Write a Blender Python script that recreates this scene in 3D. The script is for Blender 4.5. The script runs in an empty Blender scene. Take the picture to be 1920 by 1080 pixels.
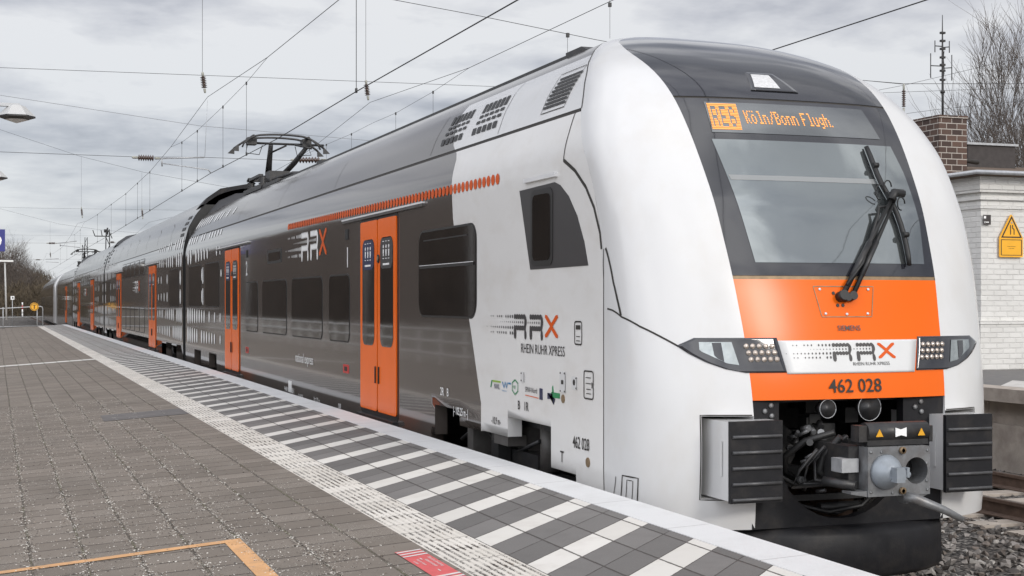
import bpy, bmesh, math, random
from mathutils import Vector, Matrix
random.seed(7)
SC = bpy.context.scene
COL = SC.collection
R = math.radians

# ------------------------------------------------------------------ camera
TH = math.atan2(968., 2690.)                    # angle between the track and the view
CX, CY, CZ = -5.26, -7.92, 1.95
cam = bpy.data.objects.new('camera', bpy.data.cameras.new('camera'))
COL.objects.link(cam)
cam.location = (CX, CY, CZ)
cam.rotation_euler = (R(90), 0, -TH)
cam.data.sensor_width = 36
cam.data.lens = 2690. / 1920 * 36
cam.data.shift_y = 27. / 1920
cam.data.clip_start = 0.1
cam.data.clip_end = 6000
SC.camera = cam

# ------------------------------------------------------------------ light
SUN_DIR = Vector((0.26, -0.86, 0.44)).normalized()      # towards the sun
SUN_EL = math.asin(SUN_DIR.z)
SUN_ROT = math.atan2(SUN_DIR.x, SUN_DIR.y)
SUN_STRENGTH, SUN_ANGLE = 1.4, 12.0
SC.view_settings.view_transform = 'Standard'
SC.view_settings.look = 'None'
SC.view_settings.exposure = 0.0
SC.view_settings.gamma = 1.0
sun = bpy.data.objects.new('sun', bpy.data.lights.new('sun', 'SUN'))
COL.objects.link(sun)
sun.data.energy = SUN_STRENGTH
sun.data.angle = R(SUN_ANGLE)
sun.data.color = (1.0, 0.95, 0.88)
sun.rotation_euler = SUN_DIR.to_track_quat('Z', 'Y').to_euler()

world = bpy.data.worlds.new('World')
SC.world = world
world.use_nodes = True
NT = world.node_tree
for n in list(NT.nodes): NT.nodes.remove(n)
def wn(t, **k):
    n = NT.nodes.new(t)
    for a, b in k.items(): setattr(n, a, b)
    return n
def wmath(op, a, b=None, clamp=False):
    n = wn('ShaderNodeMath', operation=op, use_clamp=clamp)
    for i, v in enumerate((a, b)):
        if v is None: continue
        if isinstance(v, (int, float)): n.inputs[i].default_value = v
        else: NT.links.new(v, n.inputs[i])
    return n.outputs[0]
w_out = wn('ShaderNodeOutputWorld'); w_bg = wn('ShaderNodeBackground')
NT.links.new(w_bg.outputs[0], w_out.inputs[0])
sky = wn('ShaderNodeTexSky', sky_type='NISHITA')
sky.sun_disc = False
sky.sun_elevation = SUN_EL
sky.sun_rotation = SUN_ROT
tc = wn('ShaderNodeTexCoord')
sep = wn('ShaderNodeSeparateXYZ'); NT.links.new(tc.outputs['Generated'], sep.inputs[0])
zc = wmath('ADD', wmath('MAXIMUM', sep.outputs[2], 0.0), 0.16)
comb = wn('ShaderNodeCombineXYZ')
NT.links.new(wmath('DIVIDE', sep.outputs[0], zc), comb.inputs[0])
NT.links.new(wmath('DIVIDE', sep.outputs[1], zc), comb.inputs[1])
def wnoise(scale, detail, rough, dist=0.0, off=(0, 0, 0)):
    mp = wn('ShaderNodeMapping'); mp.inputs['Location'].default_value = off
    NT.links.new(comb.outputs[0], mp.inputs[0])
    n = wn('ShaderNodeTexNoise'); NT.links.new(mp.outputs[0], n.inputs['Vector'])
    n.inputs['Scale'].default_value = scale; n.inputs['Detail'].default_value = detail
    n.inputs['Roughness'].default_value = rough; n.inputs['Distortion'].default_value = dist
    return n.outputs['Fac']
OX, OY = 0.4, 9.2
big = wnoise(0.95, 6, 0.50, 0.5, (OX, OY, 0))
fine = wnoise(2.8, 6, 0.55, 0.2, (7.3, 2.2, 0))
tiny = wnoise(6.5, 5, 0.55, 0.3, (1.3, 5.2, 0))
cl = wmath('ADD', wmath('ADD', wmath('MULTIPLY', big, 0.56), wmath('MULTIPLY', fine, 0.30)), wmath('MULTIPLY', tiny, 0.14))
ramp = wn('ShaderNodeValToRGB')
NT.links.new(cl, ramp.inputs[0])
SKY_STOPS = [(0.38, (0.35, 0.36, 0.41, 1)), (0.435, (0.51, 0.52, 0.575, 1)), (0.49, (0.70, 0.705, 0.745, 1)), (0.555, (0.90, 0.90, 0.915, 1))]
e = ramp.color_ramp.elements
e[0].position, e[0].color = SKY_STOPS[0]
e[1].position, e[1].color = SKY_STOPS[-1]
for p, c in SKY_STOPS[1:-1]:
    q = e.new(p); q.color = c
# lower sky is a little bluer and more even
low = wn('ShaderNodeMix', data_type='RGBA')
NT.links.new(wmath('MULTIPLY', wmath('SUBTRACT', 1.0, wmath('MULTIPLY', sep.outputs[2], 5.0, True), True), 0.5), low.inputs[0])
NT.links.new(ramp.outputs[0], low.inputs[6])
low.inputs[7].default_value = (0.62, 0.68, 0.76, 1)
# heavier cloud banks higher up
bank_n = wnoise(1.9, 5, 0.5, 0.6, (4.4, 3.3, 0))
def wrange(v, lo, hi):
    n = wn('ShaderNodeMapRange', interpolation_type='SMOOTHSTEP'); NT.links.new(v, n.inputs[0]); n.inputs[1].default_value = lo; n.inputs[2].default_value = hi
    return n.outputs[0]
bank = wmath('MULTIPLY', wmath('MULTIPLY', wrange(bank_n, 0.46, 0.58), wrange(sep.outputs[2], 0.26, 0.42)), 0.55)
dark = wn('ShaderNodeMix', data_type='RGBA'); NT.links.new(bank, dark.inputs[0]); NT.links.new(low.outputs[2], dark.inputs[6]); dark.inputs[7].default_value = (0.22, 0.235, 0.27, 1)
# extra sky brightness behind the camera, left and above, added to lift the train side
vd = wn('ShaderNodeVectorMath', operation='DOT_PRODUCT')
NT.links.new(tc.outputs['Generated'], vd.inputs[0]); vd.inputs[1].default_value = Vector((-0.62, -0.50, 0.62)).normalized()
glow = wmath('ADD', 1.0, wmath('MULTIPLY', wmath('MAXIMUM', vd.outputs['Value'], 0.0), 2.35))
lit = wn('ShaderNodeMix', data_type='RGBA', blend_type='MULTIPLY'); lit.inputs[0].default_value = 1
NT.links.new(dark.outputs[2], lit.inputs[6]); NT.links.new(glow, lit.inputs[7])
skym = wn('ShaderNodeMix', data_type='RGBA', blend_type='MULTIPLY'); skym.inputs[0].default_value = 1
NT.links.new(sky.outputs[0], skym.inputs[6]); skym.inputs[7].default_value = (0.10, 0.10, 0.10, 1)
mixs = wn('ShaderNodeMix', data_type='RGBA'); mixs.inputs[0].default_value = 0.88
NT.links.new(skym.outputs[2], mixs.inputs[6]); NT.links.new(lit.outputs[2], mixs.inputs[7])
scl = wn('ShaderNodeMix', data_type='RGBA', blend_type='MULTIPLY'); scl.inputs[0].default_value = 1
NT.links.new(mixs.outputs[2], scl.inputs[6]); scl.inputs[7].default_value = (9.5, 9.5, 9.5, 1)
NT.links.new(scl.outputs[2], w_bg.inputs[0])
w_bg.inputs[1].default_value = 0.1

# ------------------------------------------------------------------ materials
def mat(name, color, rough=0.5, metal=0.0, var=0.06, scale=6.0, bump=0.0, bscale=40.0, coat=0.0,
        spec=0.5, emit=None, estr=0.0, dirt=None, dirt_amt=0.0, dirt_scale=2.0, stretch=None):
    m = bpy.data.materials.new(name); m.use_nodes = True
    nt = m.node_tree; b = nt.nodes['Principled BSDF']
    b.inputs['Roughness'].default_value = rough; b.inputs['Metallic'].default_value = metal
    b.inputs['Specular IOR Level'].default_value = spec
    b.inputs['Coat Weight'].default_value = coat; b.inputs['Coat Roughness'].default_value = 0.04
    tc = nt.nodes.new('ShaderNodeTexCoord')
    src = tc.outputs['Object']
    if stretch:
        mp = nt.nodes.new('ShaderNodeMapping'); mp.inputs['Scale'].default_value = stretch
        nt.links.new(src, mp.inputs[0]); src = mp.outputs[0]
    nz = nt.nodes.new('ShaderNodeTexNoise'); nt.links.new(src, nz.inputs['Vector'])
    nz.inputs['Scale'].default_value = scale; nz.inputs['Detail'].default_value = 5
    rp = nt.nodes.new('ShaderNodeValToRGB'); nt.links.new(nz.outputs['Fac'], rp.inputs[0])
    c = Vector(color[:3])
    rp.color_ramp.elements[0].position = 0.3; rp.color_ramp.elements[1].position = 0.7
    rp.color_ramp.elements[0].color = (*[max(0, x * (1 - var)) for x in c], 1)
    rp.color_ramp.elements[1].color = (*[x * (1 + var) for x in c], 1)
    colout = rp.outputs[0]
    if dirt:
        n2 = nt.nodes.new('ShaderNodeTexNoise'); nt.links.new(src, n2.inputs['Vector'])
        n2.inputs['Scale'].default_value = dirt_scale; n2.inputs['Detail'].default_value = 8; n2.inputs['Roughness'].default_value = 0.65
        r2 = nt.nodes.new('ShaderNodeValToRGB'); nt.links.new(n2.outputs['Fac'], r2.inputs[0])
        r2.color_ramp.elements[0].position = 0.48; r2.color_ramp.elements[0].color = (0, 0, 0, 1)
        r2.color_ramp.elements[1].position = 0.75; r2.color_ramp.elements[1].color = (dirt_amt,) * 3 + (1,)
        mx = nt.nodes.new('ShaderNodeMix'); mx.data_type = 'RGBA'
        nt.links.new(r2.outputs[0], mx.inputs[0]); nt.links.new(colout, mx.inputs[6]); mx.inputs[7].default_value = (*dirt, 1)
        colout = mx.outputs[2]
    nt.links.new(colout, b.inputs['Base Color'])
    if bump:
        n3 = nt.nodes.new('ShaderNodeTexNoise'); nt.links.new(src, n3.inputs['Vector'])
        n3.inputs['Scale'].default_value = bscale; n3.inputs['Detail'].default_value = 4
        bp = nt.nodes.new('ShaderNodeBump'); bp.inputs['Strength'].default_value = 1.0; bp.inputs['Distance'].default_value = bump
        nt.links.new(n3.outputs['Fac'], bp.inputs['Height']); nt.links.new(bp.outputs[0], b.inputs['Normal'])
    if emit:
        b.inputs['Emission Color'].default_value = (*emit, 1); b.inputs['Emission Strength'].default_value = estr
    return m

M = {}
M['white'] = mat('white_paint', (0.63, 0.63, 0.625), 0.22, var=0.025, scale=2, coat=0.25, bump=0.0008, bscale=1.2, dirt=(0.50, 0.45, 0.38), dirt_amt=0.22, dirt_scale=2.6, stretch=(1, 1, .6))
M['white_low'] = mat('white_paint_soiled', (0.72, 0.71, 0.69), 0.26, var=0.03, scale=1.5, coat=0.25, bump=0.0006, bscale=1.2,
                     dirt=(0.45, 0.38, 0.30), dirt_amt=0.22, dirt_scale=3.5, stretch=(1, 0.5, 1))
M['grey'] = mat('grey_brown_paint', (0.078, 0.066, 0.058), 0.10, var=0.05, scale=1.0, coat=0.4, bump=0.0024, bscale=0.9, stretch=(1, .55, 1.6))
M['roofgrey'] = mat('roof_grey_paint', (0.075, 0.068, 0.063), 0.14, spec=0.4, var=0.05, scale=1.2, coat=0.05, bump=0.0016, bscale=1.1, stretch=(1, .5, 1.6))
M['mask'] = mat('dark_windscreen_mask', (0.022, 0.023, 0.028), 0.07, var=0.03, scale=2, coat=0.8, bump=0.0008, bscale=1.6)
M['screen'] = mat('windscreen_glass', (0.29, 0.315, 0.318), 0.03, metal=0.85, var=0.05, scale=2, coat=0.3, bump=0.0010, bscale=1.6)
M['dispglass'] = mat('display_glass', (0.19, 0.20, 0.205), 0.05, metal=0.7, var=0.05, scale=2, coat=0.3, bump=0.0006, bscale=1.6)
M['orange'] = mat('orange_paint', (0.80, 0.135, 0.008), 0.24, spec=0.25, var=0.03, scale=2, coat=0.0, bump=0.0008, bscale=1.4)
M['doororange'] = mat('orange_door_paint', (0.84, 0.145, 0.010), 0.24, spec=0.3, var=0.04, scale=2, coat=0.0, bump=0.0012, bscale=4.0)
M['orangemark'] = mat('orange_film', (0.62, 0.09, 0.006), 0.45, spec=0.25, var=0.08)
M['glass'] = mat('dark_window_glass', (0.012, 0.010, 0.009), 0.05, var=0.3, scale=3, coat=0.5, bump=0.0008, bscale=2.2)
M['glassframe'] = mat('window_rubber', (0.02, 0.019, 0.018), 0.4)
M['black'] = mat('black_rubber', (0.012, 0.012, 0.012), 0.5, var=0.2)
M['blackmetal'] = mat('black_painted_steel', (0.022, 0.022, 0.023), 0.42, var=0.25, scale=12, dirt=(0.10, 0.085, 0.07), dirt_amt=0.35, dirt_scale=9, bump=0.001, bscale=60)
M['plough'] = mat('charcoal_coating', (0.014, 0.014, 0.016), 0.5, spec=0.25, var=0.12, scale=14, dirt=(0.08, 0.07, 0.06), dirt_amt=0.3, dirt_scale=6, bump=0.0006, bscale=90)
M['ribgrey'] = mat('grey_rib_edge', (0.07, 0.07, 0.072), 0.35, var=0.2, scale=20)  # ribs in a lighter grey than the box face
M['steel'] = mat('grey_machined_steel', (0.19, 0.195, 0.20), 0.42, metal=0.35, var=0.2, scale=16, dirt=(0.12, 0.10, 0.09), dirt_amt=0.6, dirt_scale=11, bump=0.001, bscale=50)
M['cone'] = mat('pale_blue_grey_steel', (0.27, 0.30, 0.33), 0.38, metal=0.2, var=0.08, scale=10, dirt=(0.12, 0.11, 0.1), dirt_amt=0.4, dirt_scale=9)
M['alu'] = mat('aluminium_rail', (0.72, 0.72, 0.72), 0.35, metal=0.1, var=0.05)
M['greybox'] = mat('underframe_grey', (0.085, 0.08, 0.075), 0.5, var=0.2, scale=8, dirt=(0.05, 0.04, 0.035), dirt_amt=0.6, dirt_scale=6)
M['darkmark'] = mat('charcoal_film', (0.045, 0.042, 0.042), 0.4, var=0.05)
M['plate'] = mat('white_plate_film', (0.64, 0.645, 0.64), 0.35, var=0.03)
M['whitemark'] = mat('white_film', (0.86, 0.86, 0.85), 0.35, var=0.05)
M['red'] = mat('red_plastic', (0.50, 0.035, 0.03), 0.4, var=0.1)
M['blue'] = mat('blue_film', (0.022, 0.026, 0.075), 0.35, var=0.1)
M['green'] = mat('green_film', (0.02, 0.22, 0.08), 0.4)
M['lightgreen'] = mat('light_green_film', (0.25, 0.42, 0.04), 0.4)
M['cyan'] = mat('light_blue_film', (0.03, 0.2, 0.40), 0.4)
M['brown'] = mat('brass_cap', (0.23, 0.16, 0.09), 0.5, metal=0.3, var=0.2, scale=20)
M['led'] = mat('amber_led', (0.5, 0.2, 0.05), 0.4, emit=(1.0, 0.40, 0.09), estr=1.1)
M['lens'] = mat('lamp_lens', (0.52, 0.45, 0.39), 0.12, metal=0.6, var=0.35, scale=60, coat=0.6)
M['reflector'] = mat('lamp_reflector', (0.34, 0.37, 0.37), 0.12, metal=0.7, var=0.25, scale=9, coat=0.6, bump=0.006, bscale=14)
M['beacon'] = mat('pale_lamp_glass', (0.62, 0.62, 0.62), 0.15, var=0.15, scale=60, coat=0.6)
M['reflband'] = mat('painted_reflection_band', (0.25, 0.26, 0.26), 0.1, var=0.02, coat=0.8)  # pale colour standing in for a reflection on the windscreen
M['joint'] = mat('dark_joint', (0.03, 0.026, 0.022), 0.7)
M['yellow'] = mat('yellow_enamel', (0.85, 0.42, 0.02), 0.35, var=0.04, coat=0.2)
M['yellowstk'] = mat('yellow_sticker', (0.72, 0.36, 0.02), 0.4)
M['signblue'] = mat('blue_enamel', (0.02, 0.025, 0.20), 0.3, var=0.05, coat=0.3)
M['galv'] = mat('galvanised_steel', (0.42, 0.43, 0.44), 0.45, metal=0.4, var=0.12, scale=20)
M['wire'] = mat('copper_wire_dark', (0.028, 0.027, 0.028), 0.5, var=0.1)
M['wirelight'] = mat('bronze_wire_pale', (0.16, 0.16, 0.165), 0.5, var=0.1)
M['porcelain'] = mat('brown_porcelain', (0.065, 0.040, 0.032), 0.2, var=0.2, scale=30, coat=0.4)
M['fitting'] = mat('pale_cast_fitting', (0.33, 0.33, 0.29), 0.5, var=0.15, scale=20)
M['lampgrey'] = mat('lamp_housing', (0.50, 0.50, 0.49), 0.45, var=0.05)
M['lampglass'] = mat('lamp_diffuser', (0.72, 0.72, 0.70), 0.3, var=0.03)
M['bark'] = mat('grey_brown_bark', (0.085, 0.068, 0.055), 0.9, var=0.3, scale=10)
M['twig'] = mat('twig_brown', (0.10, 0.082, 0.070), 0.9, var=0.35, scale=3)
M['wood'] = mat('winter_wood', (0.050, 0.036, 0.027), 0.95, var=0.4, scale=0.35)
M['wood2'] = mat('winter_bramble', (0.085, 0.066, 0.043), 0.95, var=0.4, scale=0.3)
M['ground'] = mat('trackside_ground', (0.085, 0.070, 0.052), 0.95, var=0.35, scale=0.6, bump=0.03, bscale=3)
M['rust'] = mat('rusty_rail_side', (0.115, 0.075, 0.055), 0.7, var=0.25, scale=14)
M['railtop'] = mat('polished_rail', (0.20, 0.17, 0.15), 0.35, metal=0.7, var=0.15, scale=8)
M['roofing'] = mat('brown_bitumen_roof', (0.115, 0.080, 0.055), 0.9, var=0.2, scale=9, bump=0.004, bscale=40)
M['darkwall'] = mat('dark_slate_cladding', (0.055, 0.048, 0.046), 0.8, var=0.2, scale=10)
M['concrete'] = mat('weathered_concrete', (0.40, 0.35, 0.30), 0.85, var=0.16, scale=4, dirt=(0.13, 0.10, 0.08), dirt_amt=0.6, dirt_scale=2.2, bump=0.003, bscale=40)
M['stickred'] = mat('red_floor_film', (0.62, 0.10, 0.10), 0.5, var=0.08, scale=30)
M['stickwhite'] = mat('white_floor_film', (0.66, 0.62, 0.60), 0.5, var=0.08, scale=30)
M['linemark'] = mat('worn_orange_line', (0.62, 0.34, 0.15), 0.7, var=0.12, scale=8, dirt=(0.30, 0.22, 0.15), dirt_amt=0.6, dirt_scale=14)
M['whiteline'] = mat('white_paver', (0.60, 0.58, 0.54), 0.7, var=0.1, scale=10)
M['patch'] = mat('dark_paver_repair', (0.125, 0.115, 0.11), 0.8, var=0.15, scale=6)

# ------------------------------------------------------------------ mesh helpers
class MB:
    def __init__(s): s.v, s.f, s.m, s.sm = [], [], [], []
    def add(s, vs, fs, mi=0, smooth=False):
        o = len(s.v); s.v += [tuple(p) for p in vs]
        for f in fs: s.f.append([i + o for i in f]); s.m.append(mi); s.sm.append(smooth)
        return s
    def box(s, a, b, mi=0):
        x0, y0, z0 = a; x1, y1, z1 = b
        vs = [(x0, y0, z0), (x1, y0, z0), (x1, y1, z0), (x0, y1, z0), (x0, y0, z1), (x1, y0, z1), (x1, y1, z1), (x0, y1, z1)]
        return s.add(vs, [(3, 2, 1, 0), (4, 5, 6, 7), (0, 1, 5, 4), (1, 2, 6, 5), (2, 3, 7, 6), (3, 0, 4, 7)], mi)
    def tube(s, pts, r, n=6, mi=0, cap=True):
        pts = [Vector(p) for p in pts]
        rs = r if isinstance(r, (list, tuple)) else [r] * len(pts)
        rings = []; up = None
        for i, p in enumerate(pts):
            d = (pts[min(i + 1, len(pts) - 1)] - pts[max(i - 1, 0)])
            d = d.normalized() if d.length > 1e-9 else Vector((0, 0, 1))
            if up is None or abs(up.dot(d)) > 0.98: up = Vector((0, 0, 1)) if abs(d.z) < 0.9 else Vector((1, 0, 0))
            a = d.cross(up).normalized(); b = a.cross(d).normalized(); up = b
            rings.append([p + (a * math.cos(2 * math.pi * k / n) + b * math.sin(2 * math.pi * k / n)) * rs[i] for k in range(n)])
        vs = [q for rg in rings for q in rg]; fs = []
        for i in range(len(pts) - 1):
            for k in range(n):
                fs.append((i * n + k, i * n + (k + 1) % n, (i + 1) * n + (k + 1) % n, (i + 1) * n + k))
        s.add(vs, fs, mi, True)
        if cap: s.add(rings[0], [tuple(range(n))[::-1]], mi); s.add(rings[-1], [tuple(range(n))], mi)
        return s
    def cyl(s, c0, c1, r0, r1=None, n=20, mi=0, cap=True):
        return s.tube([c0, c1], [r0, r0 if r1 is None else r1], n, mi, cap)
    def lathe(s, c, axis, prof, n=24, mi=0):
        return s.tube([Vector(c) + Vector(axis) * t for t, _ in prof], [max(r, 1e-4) for _, r in prof], n, mi, True)
    def prism(s, poly, nrm, th, mi=0):          # poly: 3D outline, extruded from itself along nrm by th
        n = len(poly); o = Vector(nrm).normalized() * th
        A = [Vector(p) for p in poly]; B = [p + o for p in A]
        return s.add(A + B, [tuple(range(n))[::-1], tuple(range(n, 2 * n))] + [(i, (i + 1) % n, n + (i + 1) % n, n + i) for i in range(n)], mi)
    def grid(s, rows, mi=0, smooth=True, flip=False):
        nr, nc = len(rows), len(rows[0]); fs = []
        for i in range(nr - 1):
            for j in range(nc - 1):
                q = (i * nc + j, i * nc + j + 1, (i + 1) * nc + j + 1, (i + 1) * nc + j)
                fs.append(q[::-1] if flip else q)
        return s.add([p for r in rows for p in r], fs, mi, smooth)
    def build(s, name, m, parent=None, fixn=True):
        me = bpy.data.meshes.new(name); me.from_pydata(s.v, [], s.f)
        for q in (m if isinstance(m, (list, tuple)) else [m]): me.materials.append(q)
        for p, a, b in zip(me.polygons, s.m, s.sm): p.material_index = a; p.use_smooth = b
        if fixn:
            bm = bmesh.new(); bm.from_mesh(me)
            bmesh.ops.remove_doubles(bm, verts=bm.verts, dist=1e-5)
            bmesh.ops.recalc_face_normals(bm, faces=bm.faces); bm.to_mesh(me); bm.free()
        me.update()
        o = bpy.data.objects.new(name, me); COL.objects.link(o)
        if parent is not None:
            o.parent = parent
            if getattr(parent, 'empty_offset', None): pass
        return o

def tag(o, label=None, cat=None, group=None, kind=None):
    if label: o['label'] = label
    if cat: o['category'] = cat
    if group: o['group'] = group
    if kind: o['kind'] = kind
    return o
ROOTLOC = {}
def thing(name, label, cat, loc=(0, 0, 0), group=None):
    o = bpy.data.objects.new(name, None); COL.objects.link(o)
    o.empty_display_size = 0.2; o.location = loc
    return tag(o, label, cat, group)
def part(mb, name, m, root, label=None, fixn=True):
    """mesh given in world coordinates, parented to a root that may stand anywhere"""
    o = mb.build(name, m, None, fixn)
    o.parent = root
    top = root
    off = Vector((0, 0, 0))
    while top is not None:
        off += Vector(top.location); top = top.parent
    o.data.transform(Matrix.Translation(-off))
    if label: o['label'] = label
    return o
def one(mb, name, m, label, cat, group=None, kind=None, fixn=True):
    return tag(mb.build(name, m, None, fixn), label, cat, group, kind)
def copy_tree(o, parent=None):
    c = o.copy(); COL.objects.link(c); c.parent = parent
    for ch in list(o.children): copy_tree(ch, c)
    return c

def ray(px, py):
    u = (px - 960) / 2690.; v = (567. - py) / 2690.
    return Vector((u * math.cos(TH) + math.sin(TH), math.cos(TH) - u * math.sin(TH), v))
CAM = Vector((CX, CY, CZ))
def on_x(px, py, x):                               # measured position of a pixel on the plane x = ...
    r = ray(px, py); return CAM + r * ((x - CX) / r.x)
def on_y(px, py, y):
    r = ray(px, py); return CAM + r * ((y - CY) / r.y)

def rrect(a0, b0, a1, b1, r, n=5):                 # rounded rectangle outline in 2D
    out = []
    for cx, cy, s in ((a1 - r, b1 - r, 0), (a0 + r, b1 - r, 1), (a0 + r, b0 + r, 2), (a1 - r, b0 + r, 3)):
        for k in range(n + 1):
            t = math.pi / 2 * (s + k / n); out.append((cx + r * math.cos(t), cy + r * math.sin(t)))
    return out
def ellipse(cx, cy, rx, ry, n=10):
    return [(cx + rx * math.cos(2 * math.pi * k / n), cy + ry * math.sin(2 * math.pi * k / n)) for k in range(n)]
TXT = {}
def text2d(s, h, align='LEFT', sx=1.0, bold=0.012):
    cu = bpy.data.curves.new('t', 'FONT'); cu.body = s; cu.size = h / 0.72; cu.align_x = align; cu.resolution_u = 3; cu.offset = bold * h
    o = bpy.data.objects.new('t', cu); COL.objects.link(o)
    dg = bpy.context.evaluated_depsgraph_get(); dg.update()
    me = bpy.data.meshes.new_from_object(o.evaluated_get(dg))
    v = [(p.co.x * sx, p.co.y) for p in me.vertices]; f = [tuple(p.vertices) for p in me.polygons]
    bpy.data.objects.remove(o); bpy.data.curves.remove(cu); bpy.data.meshes.remove(me)
    return v, f
def text_on(mb, s, h, mapper, align='LEFT', sx=1.0, mi=0, bold=0.012):
    v, f = text2d(s, h, align, sx, bold)
    if v: mb.add([mapper(a, b) for a, b in v], f, mi)
    return mb
# ------------------------------------------------------------------ train shape
def tabf(T):
    def f(z):
        if z <= T[0][0]: return T[0][1]
        for (a, p), (b, q) in zip(T, T[1:]):
            if z <= b: return p + (q - p) * (z - a) / (b - a)
        return T[-1][1]
    return f
def smooth_tab(T, w=0.05):                           # softened lookup, so the facets of the table do not show
    f = tabf(T); lo, hi = T[0][0], T[-1][0]
    def g(z):
        ww = min(w, max(hi - z, 0), max(z - lo, 0))
        if ww < 1e-4: return f(z)
        return sum(f(z + ww * k / 4.) * c for k, c in zip(range(-4, 5), (1, 2, 3, 4, 5, 4, 3, 2, 1))) / 25.
    return g
W = smooth_tab([(.2, 1.36), (.45, 1.40), (.8, 1.41), (2.6, 1.41), (3.0, 1.41), (3.1, 1.396), (3.3, 1.335), (3.55, 1.21), (3.75, 1.07), (3.9, .90), (4.02, .70), (4.1, .52), (4.16, .33), (4.19, .17), (4.2, 0)])
Y1 = smooth_tab([(.2, .95), (2.0, .95), (2.3, .98), (2.6, 1.06), (2.9, 1.22), (3.1, 1.38), (3.4, 1.62), (3.6, 1.82), (3.8, 2.1), (4.0, 2.55), (4.1, 2.9), (4.16, 3.2), (4.2, 3.6)], .15)
Y0 = smooth_tab([(.2, .16), (.6, .10), (1.0, .07), (1.4, .1), (1.7, .16), (2.13, .27), (2.6, .45), (2.8, .56), (3.13, .76), (3.35, .92), (3.5, 1.07), (3.65, 1.28), (3.78, 1.55), (3.9, 1.85), (4.0, 2.15), (4.1, 2.55), (4.16, 2.9), (4.2, 3.6)], .15)
XB = smooth_tab([(.3, .70), (1.0, .715), (1.35, .73), (1.77, .75), (2.15, .78), (2.46, .80), (2.79, .82), (3.13, .84), (3.43, .855), (3.6, .865), (3.78, .865), (3.9, .80), (4.02, .66), (4.2, 0)], .08)
def SY(x, z, P=2.7):
    w = W(z)
    if w < 1e-6: return Y1(z)
    a = min(abs(x) / w, 1.0)
    return Y1(z) + (Y0(z) - Y1(z)) * (1 - a ** P) ** (1 / P)
def SN(x, z):                                        # outward normal of the nose
    h = 0.01
    dx = (SY(x + h, z) - SY(x - h, z)) / (2 * h); dz = (SY(x, z + h) - SY(x, z - h)) / (2 * h)
    return Vector((dx, -1, dz)).normalized()
def SP(x, z, off=0.0):
    p = Vector((x, SY(x, z), z))
    return p + SN(x, z) * off if off else p

def side_pt(y, z, off=0.0, sgn=-1, w=W):
    h = .01; k = (w(z + h) - w(z - h)) / (2 * h)
    n = Vector((sgn, 0, -k)).normalized()
    return Vector((sgn * w(z), y, z)) + n * off

ZS = [.45, .6, .8, 1.0, 1.1, 1.35, 1.7, 2.0, 2.3, 2.55, 2.7, 2.8, 2.9, 3.0, 3.06, 3.12, 3.18, 3.24, 3.3, 3.315]
ZR = [3.345, 3.4, 3.46, 3.52, 3.58, 3.64, 3.7, 3.75, 3.8, 3.85, 3.9, 3.94, 3.98, 4.02, 4.05, 4.08, 4.1, 4.12, 4.14, 4.16, 4.175, 4.188, 4.195, 4.2]
def shell(mb, zs, ya, yb, w, ny=2, mi=0):
    """both sides of a body between the curves ya(z) and yb(z)"""
    for s in (-1, 1):
        rows = [[(s * w(z), ya(z) + (yb(z) - ya(z)) * k / ny, z) for k in range(ny + 1)] for z in zs]
        mb.grid(rows, mi, True, flip=(s > 0))
    return mb
def nose_grid(mb, zs, a, b, n, off=0.0, mi=0, cosine=False):
    rows = []
    for z in zs:
        r = []
        for k in range(n + 1):
            t = k / n
            if cosine: t = math.sin(t * math.pi / 2) ** 1.0
            x = a(z) + (b(z) - a(z)) * t
            r.append(SP(x, z, off) if off else (x, SY(x, z), z))
        rows.append(r)
    return mb.grid(rows, mi, True)
def zrange(a, b, n): return [a + (b - a) * k / n for k in range(n + 1)]
def nose_poly(mb, poly, off, mi=0, sub=6, th=0.0):
    """a closed (x, z) outline laid on the nose surface: swept between its left and right limits row by row"""
    zs = sorted({z for _, z in poly}); lo, hi = zs[0], zs[-1]
    zz = sorted(set([lo + (hi - lo) * k / (sub * 2) for k in range(sub * 2 + 1)] + zs))
    rows = []
    for z in zz:
        zq = min(max(z, lo + 1e-5), hi - 1e-5); xs = []
        for (x0, z0), (x1, z1) in zip(poly, poly[1:] + poly[:1]):
            if (z0 - zq) * (z1 - zq) < 0: xs.append(x0 + (x1 - x0) * (zq - z0) / (z1 - z0))
        if len(xs) < 2: continue
        a, b = min(xs), max(xs)
        rows.append([SP(a + (b - a) * k / (sub * 2), z, off) for k in range(sub * 2 + 1)])
    mb.grid(rows, mi, True)
    if th:                                            # a rim back to the surface gives it a real edge
        ring = rows[0] + [r[-1] for r in rows[1:]] + rows[-1][::-1][1:] + [r[0] for r in rows[::-1][1:-1]]
        inner = [Vector(p) + Vector((0, th, 0)) for p in ring]; n = len(ring)
        mb.add(ring + inner, [(i, (i + 1) % n, n + (i + 1) % n, n + i) for i in range(n)], mi)
    return mb
def nose_line(mb, pts, wdt, off=0.003, mi=0, n=10):
    P = []
    for (x0, z0), (x1, z1) in zip(pts, pts[1:]):
        for k in range(n): P.append((x0 + (x1 - x0) * k / n, z0 + (z1 - z0) * k / n))
    P.append(pts[-1])
    L, Rr = [], []
    for i, (x, z) in enumerate(P):
        a, b = P[max(i - 1, 0)], P[min(i + 1, len(P) - 1)]
        A, B = SP(*a), SP(*b); d = (B - A).normalized(); nn = SN(x, z); t = nn.cross(d).normalized() * wdt / 2
        c = SP(x, z, off); L.append(c + t); Rr.append(c - t)
    mb.grid([L, Rr], mi)
    return mb
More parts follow.
